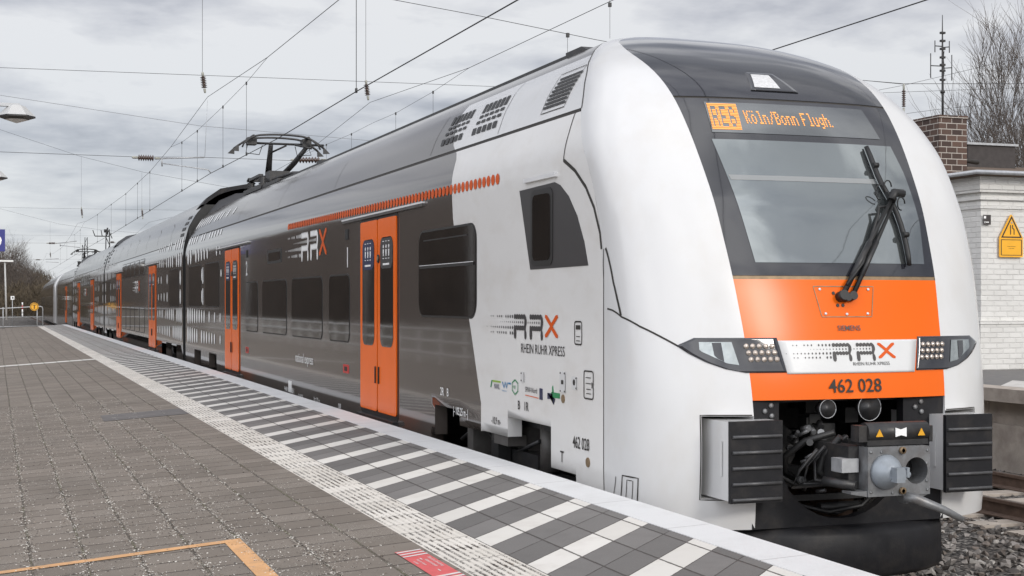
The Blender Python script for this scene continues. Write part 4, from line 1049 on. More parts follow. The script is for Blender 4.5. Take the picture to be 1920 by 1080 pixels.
# ------------------------------------------------------------------ platform at which we stand
PX_ = [-1.61, -1.895, -2.873, -3.173, -30.0]                     # edge, kerb, hatched tiles, ribbed tiles, field
def PZ(x):
    T = [(-30, -.14), (-8.26, .335), (-3.173, .677), (-2.873, .697), (-1.895, .740), (-1.61, .753)]
    return tabf(T)(x)
P_END = 73.8; P_START = -14.0
def nodes_mat(name, rough=.8):
    m = bpy.data.materials.new(name); m.use_nodes = True; nt = m.node_tree; b = nt.nodes['Principled BSDF']; b.inputs['Roughness'].default_value = rough
    tc = nt.nodes.new('ShaderNodeTexCoord'); sp = nt.nodes.new('ShaderNodeSeparateXYZ'); nt.links.new(tc.outputs['Object'], sp.inputs[0])
    def mt(op, a, b_=None, c_=None, clamp=False):
        n = nt.nodes.new('ShaderNodeMath'); n.operation = op; n.use_clamp = clamp
        for i, v in enumerate((a, b_, c_)):
            if v is None: continue
            if isinstance(v, (int, float)): n.inputs[i].default_value = v
            else: nt.links.new(v, n.inputs[i])
        return n.outputs[0]
    def noise(scale, detail=5, rough_=.55, vec=None):
        n = nt.nodes.new('ShaderNodeTexNoise'); nt.links.new(vec if vec is not None else tc.outputs['Object'], n.inputs['Vector'])
        n.inputs['Scale'].default_value = scale; n.inputs['Detail'].default_value = detail; n.inputs['Roughness'].default_value = rough_; return n.outputs['Fac']
    def mix(f, a, b_):
        n = nt.nodes.new('ShaderNodeMix'); n.data_type = 'RGBA'
        for i, v in ((0, f), (6, a), (7, b_)):
            if isinstance(v, (int, float)): n.inputs[i].default_value = v
            elif isinstance(v, tuple): n.inputs[i].default_value = (*v, 1) if len(v) == 3 else v
            else: nt.links.new(v, n.inputs[i])
        return n.outputs[2]
    def step(v, lo, hi):
        n = nt.nodes.new('ShaderNodeMapRange'); n.interpolation_type = 'SMOOTHSTEP'; nt.links.new(v, n.inputs[0]); n.inputs[1].default_value = lo; n.inputs[2].default_value = hi; return n.outputs[0]
    def cell(i, j):
        c = nt.nodes.new('ShaderNodeCombineXYZ'); nt.links.new(i, c.inputs[0]); nt.links.new(j, c.inputs[1])
        w = nt.nodes.new('ShaderNodeTexWhiteNoise'); w.noise_dimensions = '2D'; nt.links.new(c.outputs[0], w.inputs['Vector']); return w.outputs['Value']
    def bump(h, dist):
        n = nt.nodes.new('ShaderNodeBump'); n.inputs['Strength'].default_value = 1; n.inputs['Distance'].default_value = dist; nt.links.new(h, n.inputs['Height']); nt.links.new(n.outputs[0], b.inputs['Normal'])
    return m, nt, b, sp.outputs, mt, noise, mix, step, cell, bump, tc
def joint_dist(mt, t):                                          # distance (0..0.5) of a cell coordinate from its nearest joint
    return mt('SUBTRACT', .5, mt('ABSOLUTE', mt('SUBTRACT', mt('FRACT', t), .5)))
# paving slabs of the platform field
m, nt, b, o, mt, noise, mix, step, cell, bump, tc = nodes_mat('grey_concrete_pavers', .85)
wob = mt('MULTIPLY', mt('SUBTRACT', noise(1.3, 3), .5), .02)
u = mt('DIVIDE', mt('ADD', mt('ADD', o[0], 3.43), wob), .2755); v = mt('DIVIDE', mt('ADD', o[1], wob), .2755)
ju, jv = joint_dist(mt, u), joint_dist(mt, v)
ragged = mt('MULTIPLY', mt('SUBTRACT', noise(38, 3), .5), .05)
mu = mt('SUBTRACT', 1., step(mt('ADD', ju, ragged), .010, .034)); mv = mt('SUBTRACT', 1., step(mt('ADD', jv, mt('MULTIPLY', ragged, .6)), .014, .040))
rnd = cell(mt('FLOOR', u), mt('FLOOR', v))
base = mix(rnd, (.158, .132, .107), (.212, .180, .149))
base = mix(mt('MULTIPLY', step(noise(1.1, 6, .6), .42, .75), .55), base, (.122, .103, .084))
base = mix(mt('MULTIPLY', step(noise(160, 2, .5), .52, .8), .35), base, (.10, .09, .085))
moss = mix(step(noise(2.2, 4), .45, .65), (.062, .048, .034), (.085, .078, .034))
c1 = mix(mt('MULTIPLY', mv, .95), base, (.050, .038, .030)); c2 = mix(mt('MULTIPLY', mu, .9), c1, moss)
grit = step(noise(190, 2, .6), .60, .65); gm = step(mt('ADD', noise(1.6, 5, .65), mt('MULTIPLY', mu, .16)), .47, .64)
c3 = mix(mt('MULTIPLY', mt('MULTIPLY', grit, gm), .85), c2, (.50, .47, .42))
c3 = mix(mt('MULTIPLY', step(noise(170, 2, .6, ), .62, .67), mt('MULTIPLY', step(noise(1.9, 5, .65), .45, .62), .7)), c3, (.05, .045, .04))
nt.links.new(c3, b.inputs['Base Color'])
bump(mt('SUBTRACT', mt('MULTIPLY', noise(120, 3), .3), mt('MAXIMUM', mu, mv)), .006)
M['pavers'] = m
# hatched edge zone: rhombic white and dark tiles
m, nt, b, o, mt, noise, mix, step, cell, bump, tc = nodes_mat('hatched_edge_tiles', .75)
uu = mt('ADD', o[0], 2.873); u = mt('DIVIDE', uu, .30); v = mt('DIVIDE', mt('ADD', mt('SUBTRACT', o[1], uu), 1.758), .2667)
k = mt('FLOOR', v); ju, jv = joint_dist(mt, u), joint_dist(mt, v)
rag = mt('MULTIPLY', mt('SUBTRACT', noise(30, 3), .5), .03)
mj = mt('MAXIMUM', mt('SUBTRACT', 1., step(mt('ADD', ju, rag), .012, .03)), mt('SUBTRACT', 1., step(mt('ADD', jv, rag), .008, .022)))
isw = mt('LESS_THAN', mt('ABSOLUTE', mt('SUBTRACT', mt('FRACT', mt('DIVIDE', mt('ADD', k, .5), 3.)), 1 / 6.)), .05)
rnd = cell(mt('FLOOR', u), k)
dark = mix(rnd, (.120, .113, .106), (.175, .165, .156)); white = mix(rnd, (.60, .575, .53), (.68, .655, .61))
dark = mix(mt('MULTIPLY', step(noise(180, 2), .5, .8), .45), dark, (.25, .24, .235)); dark = mix(mt('MULTIPLY', step(noise(2.6, 6, .6), .45, .8), .5), dark, (.095, .088, .084))
white = mix(mt('MULTIPLY', step(noise(5, 6, .65), .45, .8), .35), white, (.42, .38, .33))
c = mix(isw, dark, white); c = mix(mt('MULTIPLY', mj, .9), c, (.045, .036, .030)); nt.links.new(c, b.inputs['Base Color'])
bump(mt('SUBTRACT', mt('MULTIPLY', noise(150, 3), .25), mj), .004)
M['hatch'] = m
# ribbed guidance strip
m, nt, b, o, mt, noise, mix, step, cell, bump, tc = nodes_mat('ribbed_guidance_tiles', .7)
v = mt('DIVIDE', o[1], .30); jv = joint_dist(mt, v)
rib = mt('FRACT', mt('DIVIDE', mt('ADD', o[0], 3.173), .30 / 8.))
mj = mt('SUBTRACT', 1., step(jv, .008, .02)); gro = mt('SUBTRACT', 1., step(mt('ABSOLUTE', mt('SUBTRACT', rib, .5)), .16, .30))
rnd = cell(mt('FLOOR', v), mt('FLOOR', mt('MULTIPLY', v, 0)))
w_ = mix(rnd, (.60, .56, .50), (.70, .66, .60)); w_ = mix(mt('MULTIPLY', step(noise(4, 6, .65), .45, .8), .4), w_, (.46, .42, .36))
c = mix(mt('MULTIPLY', mj, .8), w_, (.07, .055, .045)); 
gp = mt('MULTIPLY', gro, mt('MULTIPLY', step(noise(110, 3, .6), .44, .52), step(mt('ADD', noise(5, 4, .6), mt('MULTIPLY', mt('SUBTRACT', 1., step(jv, 0., .3)), .12)), .51, .58)))
c = mix(mt('MULTIPLY', gro, .16), c, (.30, .27, .23)); c = mix(mt('MULTIPLY', gp, .92), c, (.085, .075, .065)); nt.links.new(c, b.inputs['Base Color'])
M['ribbed'] = m
m, nt, b, o, mt, noise, mix, step, cell, bump, tc = nodes_mat('white_edge_slab', .6)
ln = mt('SUBTRACT', 1., step(joint_dist(mt, mt('DIVIDE', o[1], 1.0)), .003, .008)); fine_ = joint_dist(mt, mt('DIVIDE', o[1], .024))
c = mix(mt('MULTIPLY', step(noise(3, 6, .65), .42, .8), .5), (.66, .66, .655), (.50, .49, .475)); c = mix(mt('MULTIPLY', step(noise(90, 3), .55, .8), .3), c, (.45, .44, .43))
nt.links.new(mix(mt('MULTIPLY', ln, .5), c, (.2, .18, .17)), b.inputs['Base Color']); bump(mt('ADD', mt('MULTIPLY', fine_, .7), mt('MULTIPLY', noise(90, 3), .5)), .004)
M['edge'] = m

def strip(name, x0, x1, m, y0=P_START, y1=P_END, ny=60, label=None, lift=0.0):
    mb = MB(); mb.grid([[(x, y, PZ(x) + lift) for x in ((x0, -8.26, x1) if x0 < -9 else (x0, x1))] for y in zrange(y0, y1, ny)], 0, False)
    return mb
mb = strip('', -12.0, -3.173, 0); mb.grid([[(-12.0, y, PZ(-12.)) for y in (P_START, P_END)], [(-12.0, y, -.4) for y in (P_START, P_END)]], 0, False)
mb.grid([[(x, P_END, PZ(x)) for x in (-12., -8.26, -3.173, -1.61)], [(x, P_END, -.4) for x in (-12., -8.26, -3.173, -1.61)]], 0, False)
one(mb, 'platform_paving', M['pavers'], None, None, kind='structure')
# ribbed strip has real ribs
rb = MB(); xs = []
for k in range(8):
    a = -3.173 + k * .30 / 8; xs += [(a, 0), (a + .009, .0), (a + .014, -.005), (a + .0235, -.005), (a + .0285, 0)]
xs += [(-2.873, 0)]
rb.grid([[(x, y, PZ(x) + d) for x, d in xs] for y in (P_START, P_END)], 0, False)
one(rb, 'platform_guidance_strip', M['ribbed'], None, None, kind='structure')
one(strip('', -2.873, -1.895, 0), 'platform_hatched_edge', M['hatch'], None, None, kind='structure')
ed = strip('', -1.895, -1.63, 0, lift=.004)
ed.grid([[p for p in q] for q in [[(-1.63, y, .756), (-1.612, y, .750), (-1.61, y, .735), (-1.61, y, .60), (-1.70, y, .60), (-1.70, y, -.4)] for y in (P_START, P_END)]], 0, False)
ed.grid([[(-1.895, y, PZ(-1.895) + d) for d in (.004, -.01)] for y in (P_START, P_END)], 0, False)
one(ed, 'platform_edge_slab', M['edge'], None, None, kind='structure')
# painted marks
def flat(mb, pts, lift=.004, mi=0): return mb.add([(x, y, PZ(x) + lift) for x, y in pts], [tuple(range(len(pts)))], mi)
mk = MB(); flat(mk, [(-4.068, .072), (-3.972, .072), (-3.972, -3.), (-4.068, -3.)]); flat(mk, [(-5.6, .002), (-4.069, .108), (-3.972, .152), (-3.972, .0725), (-4.069, .072), (-4.069, .03), (-5.6, -.075)])
mk.f = mk.f[:1]; mk.m = mk.m[:1]; mk.sm = mk.sm[:1]
flat(mk, [(-3.972, .073), (-3.972, .168), (-4.06, .162), (-4.069, .073)]); flat(mk, [(-5.6, -.05), (-5.6, .028), (-4.0605, .162), (-4.0695, .0735)])
one(mk, 'painted_corner_line', M['linemark'], 'worn orange right angled line painted on the grey paving in the foreground', 'floor marking')
mk = MB()
for k in range(9): flat(mk, [(-5.6 + k * .27, 25.2), (-5.34 + k * .27, 25.2), (-5.34 + k * .27, 25.75), (-5.6 + k * .27, 25.75)])
one(mk, 'white_cross_line', M['whiteline'], 'white line of pavers crossing the platform at the far left', 'floor marking')
mk = MB(); flat(mk, [(-4.12, 8.75), (-3.18, 8.75), (-3.18, 9.62), (-4.10, 9.62)]); one(mk, 'paving_patch', M['patch'], 'darker rectangular paving patch beside the ribbed strip', 'paving patch')
mk = MB(); flat(mk, [(-3.338, -1.95), (-3.203, -1.95), (-3.203, -.80), (-3.338, -.80)]); st_ = one(mk, 'floor_sticker', M['stickred'], 'red and white rectangular sticker on the paving at the bottom edge of the picture', 'floor sticker')
mk = MB()
for k in range(3): flat(mk, [(-3.338, -.83 - k * .062), (-3.338, -.855 - k * .062), (-3.203, -.828 - k * .062 + .0), (-3.203, -.803 - k * .062)], .006)
for k in range(2): flat(mk, [(-3.338, -1.50 - k * .06), (-3.338, -1.53 - k * .06), (-3.203, -1.50 - k * .06), (-3.203, -1.47 - k * .06)], .006)
mp = lambda u0, v0: (lambda a, b_: (u0 + b_, v0 - a, PZ(u0 + b_) + .006))
text_on(mk, 'Bitte achten Sie auf genug', .018, mp(-3.232, -1.03)); text_on(mk, 'Abstand zueinander', .018, mp(-3.262, -1.08)); text_on(mk, 'Keep your distance', .015, mp(-3.298, -1.06)); text_on(mk, 'to others', .015, mp(-3.325, -1.10))
for a, s in ((-1.035, 1), (-1.40, -1)): flat(mk, [(-3.272, a), (-3.266, a - .02 * s), (-3.269, a - .02 * s), (-3.269, a - .05 * s), (-3.275, a - .05 * s), (-3.275, a - .02 * s), (-3.278, a - .02 * s)], .006)
part(mk, 'sticker_print', M['stickwhite'], st_)
# loose grit lying along the joints
gr = MB(); rr = random.Random(3)
def chip(mb, x, y, z, s, r_, mi):
    pts = [(x + s * r_.uniform(-1, 1), y + s * r_.uniform(-1, 1), z + s * r_.uniform(0, .9)) for _ in range(4)]
    mb.add(pts, [(0, 1, 2), (0, 2, 3), (0, 3, 1), (1, 3, 2)], mi)
clumps = [(-3.95, 1.6, .20, 170), (-3.68, -.55, .10, 240), (-3.60, -.72, .12, 280), (-3.98, .25, .12, 160), (-4.25, 2.4, .25, 170), (-4.5, 1.1, .22, 180), (-4.28, .9, .2, 160), (-4.76, 1.0, .3, 150), (-4.0, -.3, .15, 160), (-3.97, -1.2, .2, 130)]
for cx_, cy_, sg, n_ in clumps:
    for _ in range(n_):
        x, y = rr.gauss(cx_, sg * .45), rr.gauss(cy_, sg * 1.6); chip(gr, x, y, PZ(x), rr.uniform(.0030, .0075), rr, rr.choice((0, 0, 1, 2)))
for _ in range(42000):
    y = -1.6 + 14 * rr.random() ** 1.7; j = rr.randint(-9, 0); x = -3.43 + j * .2755 + rr.gauss(0, .024 if rr.random() < .72 else .14)
    if rr.random() < .33: y = round(y / .2755) * .2755 + rr.gauss(0, .012)
    if x > -3.2 or x < -6.5: continue
    if x > -3.7 and rr.random() < .8: continue
    chip(gr, x, y, PZ(x), rr.uniform(.0030, .0085), rr, rr.choice((0, 0, 1, 2)))
for _ in range(75):
    cy_ = -1.6 + 13 * rr.random() ** 1.5; cx_ = rr.uniform(-3.16, -2.90); sg = rr.uniform(.02, .07)
    for _ in range(rr.randint(25, 90)):
        x, y = rr.gauss(cx_, .05), rr.gauss(cy_, sg)
        if not -3.17 < x < -2.876: continue
        x = -3.173 + (math.floor((x + 3.173) / .0375) + .5) * .0375 + rr.gauss(0, .004); chip(gr, x, y, PZ(x) - .004, rr.uniform(.0035, .0075), rr, rr.choice((1, 1, 1, 2)))
M['grit1'] = mat('pale_grit', (.60, .57, .52), .9); M['grit2'] = mat('dark_grit', (.07, .062, .056), .9); M['grit3'] = mat('brown_grit', (.24, .20, .16), .9)
one(gr, 'loose_grit', [M['grit1'], M['grit2'], M['grit3']], None, None, kind='stuff', fixn=False)

# ------------------------------------------------------------------ ground, tracks, ballast
mb = MB(); mb.grid([[(x, y, -.42) for x in (-3000, -200, -20, -2, 20, 200, 3000)] for y in (-400, -50, 0, 50, 100, 200, 400, 900, 3200)], 0, False)
one(mb, 'ground', M['ground'], None, None, kind='structure')
m, nt, b, o, mt, noise, mix, step, cell, bump, tc = nodes_mat('track_ballast', .95)
vo = nt.nodes.new('ShaderNodeTexVoronoi'); nt.links.new(tc.outputs['Object'], vo.inputs['Vector']); vo.inputs['Scale'].default_value = 22
sc_ = nt.nodes.new('ShaderNodeSeparateColor'); nt.links.new(vo.outputs['Color'], sc_.inputs[0])
c = mix(sc_.outputs[0], (.075, .066, .060), (.27, .25, .23)); c = mix(mt('MULTIPLY', step(noise(.8, 4), .45, .7), .5), c, (.10, .075, .055))
c = mix(step(vo.outputs['Distance'], .35, .75), c, (.02, .018, .016)); nt.links.new(c, b.inputs['Base Color']); bump(mt('SUBTRACT', 1., vo.outputs['Distance']), .05)
M['ballast'] = m
mb = MB(); mb.grid([[(x, y, z) for x, z in ((-1.7, -.18), (1.8, -.18), (2.4, -.22), (3.2, -.2), (6.85, -.2))] for y in zrange(-30, 330, 40)], 0, False)
mb.grid([[(x, y, -.2) for x in (-9.5, -6, -1.7)] for y in zrange(P_END + .05, 330, 20)], 0, False)
one(mb, 'track_bed', M['ballast'], None, None, kind='structure')
st = MB(); rr = random.Random(11)
def stone(mb, x, y, z, s, r_, mi):
    q = [Vector((r_.uniform(-1, 1), r_.uniform(-1, 1), r_.uniform(-.8, .8))).normalized() * s * r_.uniform(.75, 1.25) for _ in range(8)]
    bm = bmesh.new(); vs = [bm.verts.new(p) for p in q]; bmesh.ops.convex_hull(bm, input=vs); bm.verts.ensure_lookup_table()
    vv = [v_ for v_ in bm.verts if v_.link_faces]; ix = {v_: i for i, v_ in enumerate(vv)}
    mb.add([(v_.co.x + x, v_.co.y + y, v_.co.z * .8 + z) for v_ in vv], [[ix[v_] for v_ in f_.verts] for f_ in bm.faces], mi); bm.free()
for _ in range(3600):
    x, y = rr.uniform(-.9, 3.9), rr.uniform(-2.6, 5.0)
    if x < 1.0 and not (-1.2 < y < 3): continue
    stone(st, x, y, -.165 + rr.uniform(-.03, .03) - (.03 if x > 1.9 else 0), rr.uniform(.026, .050), rr, rr.choice((0, 0, 1, 1, 2, 3)))
for _ in range(1500):
    x, y = rr.uniform(3.0, 6.8), rr.uniform(1.0, 16.0); stone(st, x, y, -.2 + rr.uniform(-.03, .02), rr.uniform(.022, .04), rr, rr.choice((0, 1, 2, 2)))
cols = [(.15, .125, .108), (.23, .21, .195), (.075, .066, .060), (.34, .32, .295)]
one(st, 'ballast_stones', [mat('ballast_stone_%s' % n_, c_, .9, var=.2, scale=30) for n_, c_ in zip(('brown', 'grey', 'dark', 'pale'), cols)], None, None, kind='stuff', fixn=False)
def rail(xc, y0, y1, label, group):
    mb = MB(); prof = [(-.07, -.172), (.07, -.172), (.07, -.16), (.012, -.14), (.012, -.045), (.036, -.035), (.036, -.004), (.028, 0), (-.028, 0), (-.036, -.004), (-.036, -.035), (-.012, -.045), (-.012, -.14), (-.07, -.16)]
    mb.grid([[(xc + x, y, z) for x, z in prof + prof[:1]] for y in zrange(y0, y1, 12)], 0, False)
    o_ = one(mb, 'rail', M['rust'], label, 'rail', group)
    t_ = MB(); t_.grid([[(xc + x, y, .0012) for x in (-.027, .027)] for y in (y0, y1)], 0, False); part(t_, 'running_surface', M['railtop'], o_)
rail(-.7525, -20, 200, 'rail under the train on the platform side', 'rails under the train'); rail(.7525, -20, 200, 'rail under the train on its far side', 'rails under the train')
rail(4.12, -20, 320, 'rusty rail of the empty track, the one nearer the train', 'rails of the empty track'); rail(5.60, -20, 320, 'rusty rail of the empty track, the one beside the far platform', 'rails of the empty track')
sl = MB()
for k in range(60):
    for xc in (0, 4.86): sl.box((xc - 1.3, -8 + k * .6, -.30), (xc + 1.3, -7.74 + k * .6, -.172))
one(sl, 'sleepers', M['concrete'], None, None, kind='stuff')
# opposite platform
m, nt, b, o, mt, noise, mix, step, cell, bump, tc = nodes_mat('far_platform_tiles', .8)
isw = mt('LESS_THAN', mt('FRACT', mt('DIVIDE', mt('SUBTRACT', o[1], o[0]), 1.1)), .42)
band = mt('LESS_THAN', o[0], 8.1)
c = mix(mt('MULTIPLY', isw, band), (.14, .135, .13), (.55, .53, .50)); c = mix(mt('MULTIPLY', step(noise(6, 5), .45, .75), .4), c, (.25, .22, .19)); nt.links.new(c, b.inputs['Base Color']); M['fartiles'] = m
mb = MB(); mb.grid([[(x, y, .862) for x in (7.05, 30)] for y in zrange(-5, 120, 5)], 0, False); one(mb, 'far_platform_paving', M['fartiles'], None, None, kind='structure')
mb = MB()
for k in range(60):
    y = -6 + k * 2.0; mb.box((6.62, y, .70), (7.049, y + 1.985, .866)); mb.box((6.86, y - .5, .40), (7.2, y + 1.49, .70)); mb.box((6.80, y + .2, -.42), (7.3, y + 2.19, .40))
one(mb, 'far_platform_wall', M['concrete'], None, None, kind='structure')
# ------------------------------------------------------------------ railway building beyond the tracks
def brick_mat(name, c_a, c_b, mortar, bw, bh, jw, bumpd, white=False):
    m, nt, b, o, mt, noise, mix, step, cell, bump, tc = nodes_mat(name, .85)
    row = mt('FLOOR', mt('DIVIDE', o[2], bh)); sh_ = mt('MULTIPLY', mt('MODULO', row, 2.), .5)
    u = mt('ADD', mt('DIVIDE', mt('ADD', o[0], o[1]), bw), sh_); v = mt('DIVIDE', o[2], bh)
    rag = mt('MULTIPLY', mt('SUBTRACT', noise(22, 4), .5), .05)
    mj = mt('MAXIMUM', mt('SUBTRACT', 1., step(mt('ADD', joint_dist(mt, u), mt('MULTIPLY', rag, .4)), jw * .4, jw * .9)), mt('SUBTRACT', 1., step(mt('ADD', joint_dist(mt, v), rag), jw, jw * 2.2)))
    c = mix(cell(mt('FLOOR', u), row), c_a, c_b)
    c = mix(mt('MULTIPLY', step(noise(2.2, 7, .65), .45, .8), .35), c, tuple(x * .7 for x in c_a))
    if white:
        c = mix(mt('MULTIPLY', mt('MULTIPLY', mj, step(noise(1.7, 5, .6), .42, .66)), .22), c, mortar); 
    else: c = mix(mj, c, mortar)
    nt.links.new(c, b.inputs['Base Color']); bump(mt('SUBTRACT', mt('MULTIPLY', noise(50, 4), .25), mj), bumpd)
    return m
M['whitebrick'] = brick_mat('white_painted_brick', (.64, .63, .60), (.70, .69, .66), (.22, .21, .20), .25, .085, .06, .006, True)
M['brick'] = brick_mat('dark_clinker_brick', (.050, .033, .028), (.115, .070, .053), (.42, .38, .34), .21, .10, .05, .006)
bx0, by0, bz0 = 9.62, 11.2, .866
bld = thing('station_building', 'low white painted brick building with brown roof on the far platform', 'building', (9.62, 11.2, .866))
mb = MB(); mb.box((bx0, by0, bz0), (18.5, 21, 3.97)); mb.box((bx0 - .03, by0 - .03, bz0), (18.53, 21.03, 1.60))
for z0, z1, d in ((3.46, 3.50, .025), (3.60, 3.64, .05), (3.72, 3.76, .075)): mb.box((bx0 - d, by0 - d, z0), (18.5 + d, 21 + d, z1 + .0))
mb.box((bx0 - .05, by0 - .05, 1.601), (18.55, 21.05, 1.66)); mb.box((bx0 - .085, by0 - .085, 3.761), (18.59, 21.09, 3.969))
part(mb, 'wall', M['whitebrick'], bld)
mb = MB(); e_ = .28; z0 = 4.02
mb.add([(bx0 - e_, by0 - e_, z0), (18.9, by0 - e_, z0), (18.9, 21.3, z0), (bx0 - e_, 21.3, z0), (12.4, 15.4, 4.62), (16.4, 15.4, 4.62)], [(0, 1, 5, 4), (1, 2, 5), (2, 3, 4, 5), (3, 0, 4)])
mb.box((bx0 - e_, by0 - e_, 3.971), (18.9, 21.3, 4.019))
rf = part(mb, 'roof', M['roofing'], bld)
mb = MB(); mb.tube([(bx0 - e_ - .04, 21.3, 4.01), (bx0 - e_ - .04, by0 - e_ - .04, 4.01), (18.9, by0 - e_ - .04, 4.01)], .035, 8)
part(mb, 'gutter', M['galv'], rf)
yc = 12.3
p0, p1, p2 = on_y(1761, 215, yc), on_y(1813, 215, yc), on_y(1765, 322, yc)
cw_ = p1.x - p0.x; top = p0.z
mb = MB(); mb.box((p0.x, yc, 3.9), (p1.x, yc + .85, top - .05)); mb.box((p0.x - .015, yc - .015, top - .049), (p1.x + .015, yc + .865, top))
chm = part(mb, 'chimney', M['brick'], rf)
mb = MB(); mb.box((p0.x + .1, yc + .1, top + .001), (p1.x - .1, yc + .75, top + .01)); mb.cyl((p1.x + .05, yc + .2, top - .72), (p1.x + .45, yc + .3, top - .74), .04, n=10)
part(mb, 'flue', M['joint'], rf)
yb_ = 14.2; q0, q1, q2 = on_y(1815, 268, yb_), on_y(1904, 266, yb_), on_y(1904, 312, yb_)
mb = MB(); mb.box((q0.x, yb_, 4.1), (q1.x, yb_ + 1.6, q0.z - .03)); part(mb, 'roof_hut', M['darkwall'], rf)
mb = MB(); mb.box((q0.x - .04, yb_ - .04, q0.z - .029), (q1.x + .04, yb_ + 1.64, q0.z + .012)); part(mb, 'hut_coping', M['galv'], rf)
for a_, b_ in (((1880, 302), (1920, 298)), ((1846, 326), (1880, 304))):
    pass
# yellow warning sign and small dark plate on the wall
ys = by0 - .036
def sgn(px, py, d=0): p = on_y(px, py, ys - d); return (p.x, ys - d, p.z)
a, c = sgn(1873, 482), sgn(1917, 403); w_ = c[0] - a[0]; h_ = c[2] - a[2]
sg = thing('warning_sign', 'yellow enamel sign with narrowing triangle symbol above black framed text on the white wall', 'warning sign', (a[0] + w_ / 2, ys, a[2]))
def S2(u, v, d=0.): return (a[0] + u * w_, ys - d, a[2] + v * h_)
mb = MB(); mb.prism([S2(0, .02), S2(.02, 0), S2(.98, 0), S2(1, .02), S2(1, .46), S2(.54, .985), S2(.5, 1), S2(.46, .985), S2(0, .46)], (0, -1, 0), .012)
part(mb, 'plate', M['yellow'], sg)
mb = MB()
def frame2(mb, outer, inner, d=.0135):
    n = len(outer); mb.add([S2(*p, d) for p in outer] + [S2(*p, d) for p in inner], [(i, (i + 1) % n, n + (i + 1) % n, n + i) for i in range(n)])
frame2(mb, [(.07, .455), (.96, .455), (.515, .975)], [(.155, .485), (.875, .485), (.515, .905)])
frame2(mb, [(.06, .04), (.96, .04), (.96, .415), (.06, .415)], [(.095, .055), (.925, .055), (.925, .40), (.095, .40)])
mb.add([S2(*p, .0135) for p in ((.45, .53), (.49, .53), (.49, .755), (.45, .755))], [(0, 1, 2, 3)])
mb.add([S2(*p, .0135) for p in ((.60, .53), (.64, .53), (.64, .655), (.575, .695), (.575, .755), (.535, .755), (.535, .68), (.60, .645))], [(0, 1, 2, 3, 4, 5, 6, 7)])
for s_, v_ in (('Verengter Sicherheitsraum', .245), ('vor dem Gebäude', .20)): text_on(mb, s_, .0115, lambda u, v, vv=v_: (a[0] + w_ * .51 + u, ys - .0135, a[2] + vv * h_ + v), 'CENTER', .95)
part(mb, 'sign_print', M['joint'], sg)
mb = MB(); mb.cyl(S2(.515, .81, .012), S2(.515, .81, .02), .014, n=12); part(mb, 'fixing', M['galv'], sg)
a2, c2 = sgn(1843.5, 421), sgn(1857.5, 403)
mb = MB(); mb.box((a2[0], ys - .006, a2[2]), (c2[0], ys, c2[2])); pt = one(mb, 'number_plate', M['darkwall'], 'small dark plate with white marks at the corner of the white building', 'plate')
mb = MB(); w2, h2 = c2[0] - a2[0], c2[2] - a2[2]
mb.box((a2[0] + .06 * w2, ys - .008, a2[2] + .62 * h2), (a2[0] + .34 * w2, ys - .0062, a2[2] + .88 * h2)); mb.tube([(a2[0] + .2 * w2, ys - .009, a2[2] + .12 * h2), (a2[0] + .12 * w2, ys - .009, a2[2] + .22 * h2), (a2[0] + .22 * w2, ys - .009, a2[2] + .32 * h2)], .006, 5)
mb.box((a2[0] + .3 * w2, ys - .008, a2[2] + .2 * h2), (a2[0] + .72 * w2, ys - .0062, a2[2] + .3 * h2))
part(mb, 'plate_marks', M['whitemark'], pt)
# antenna
ya_ = 14.6; P = lambda px, py: on_y(px, py, ya_)
an = thing('antenna_mast', 'tall thin dark aerial mast with two pairs of upright rods rising behind the chimney', 'antenna', P(1767, 300))
mb = MB(); mb.tube([P(1767.5, 300), P(1767.5, 172), P(1767.2, 100), P(1767, 62), P(1767, 28)], [.022, .022, .018, .012, .006], 8)
mb.lathe(P(1767.5, 176), (0, 0, 1), [(0, .02), (.02, .045), (.05, .045), (.08, .02)], 10)
for py in (62, 77, 92, 108, 122, 133, 150): mb.box(tuple(P(1766, py) + Vector((-.03, -.03, -.015))), tuple(P(1769.5, py) + Vector((.02, .03, .02))))
mb.tube([P(1768.5, 150), P(1770.5, 130), P(1769, 110), P(1770, 96)], .008, 5)
part(mb, 'mast', M['blackmetal'], an)
for px, y0, y1, ya1, dx in ((1753, 76, 98, 86, 0), (1780, 77, 99, 88, 0), (1745, 100, 146, 123, 0), (1784.6, 103, 151, 127, 0)):
    mb = MB(); mb.tube([P(px, y0), P(px, y1)], .009, 6); mb.tube([P(px, ya1), P(1767, ya1 + 1)], .010, 6); part(mb, 'dipole', M['blackmetal'], an)

# ------------------------------------------------------------------ trees
def branch(mb, p, d, L, r, lev, rr, spread, nmax, mi_leaf, up=.25):
    n = 4; pts = [p]; dirs = d.copy(); rs = [r]
    for k in range(n):
        dirs = (dirs + Vector((rr.gauss(0, .11), rr.gauss(0, .11), rr.gauss(.04, .07)))).normalized()
        pts.append(pts[-1] + dirs * L / n); rs.append(r * (1 - .62 * (k + 1) / n))
    mb.tube(pts, rs, 5 if lev > 1 else 3, 0 if lev > 1 else mi_leaf, cap=False)
    if lev <= 0: return
    for k in range(nmax[lev]):
        t = rr.uniform(.25, 1.0); i = min(int(t * n), n - 1); q = pts[i].lerp(pts[i + 1], t * n - i)
        ax = dirs.orthogonal().normalized(); ax.rotate(Matrix.Rotation(rr.uniform(0, 6.283), 3, dirs))
        nd = (dirs * math.cos(spread) + ax * math.sin(spread) + Vector((0, 0, up))).normalized()
        branch(mb, q, nd, L * rr.uniform(.45, .7), max(rs[i] * .55, .0085), lev - 1, rr, spread * rr.uniform(.8, 1.2), nmax, mi_leaf, up)
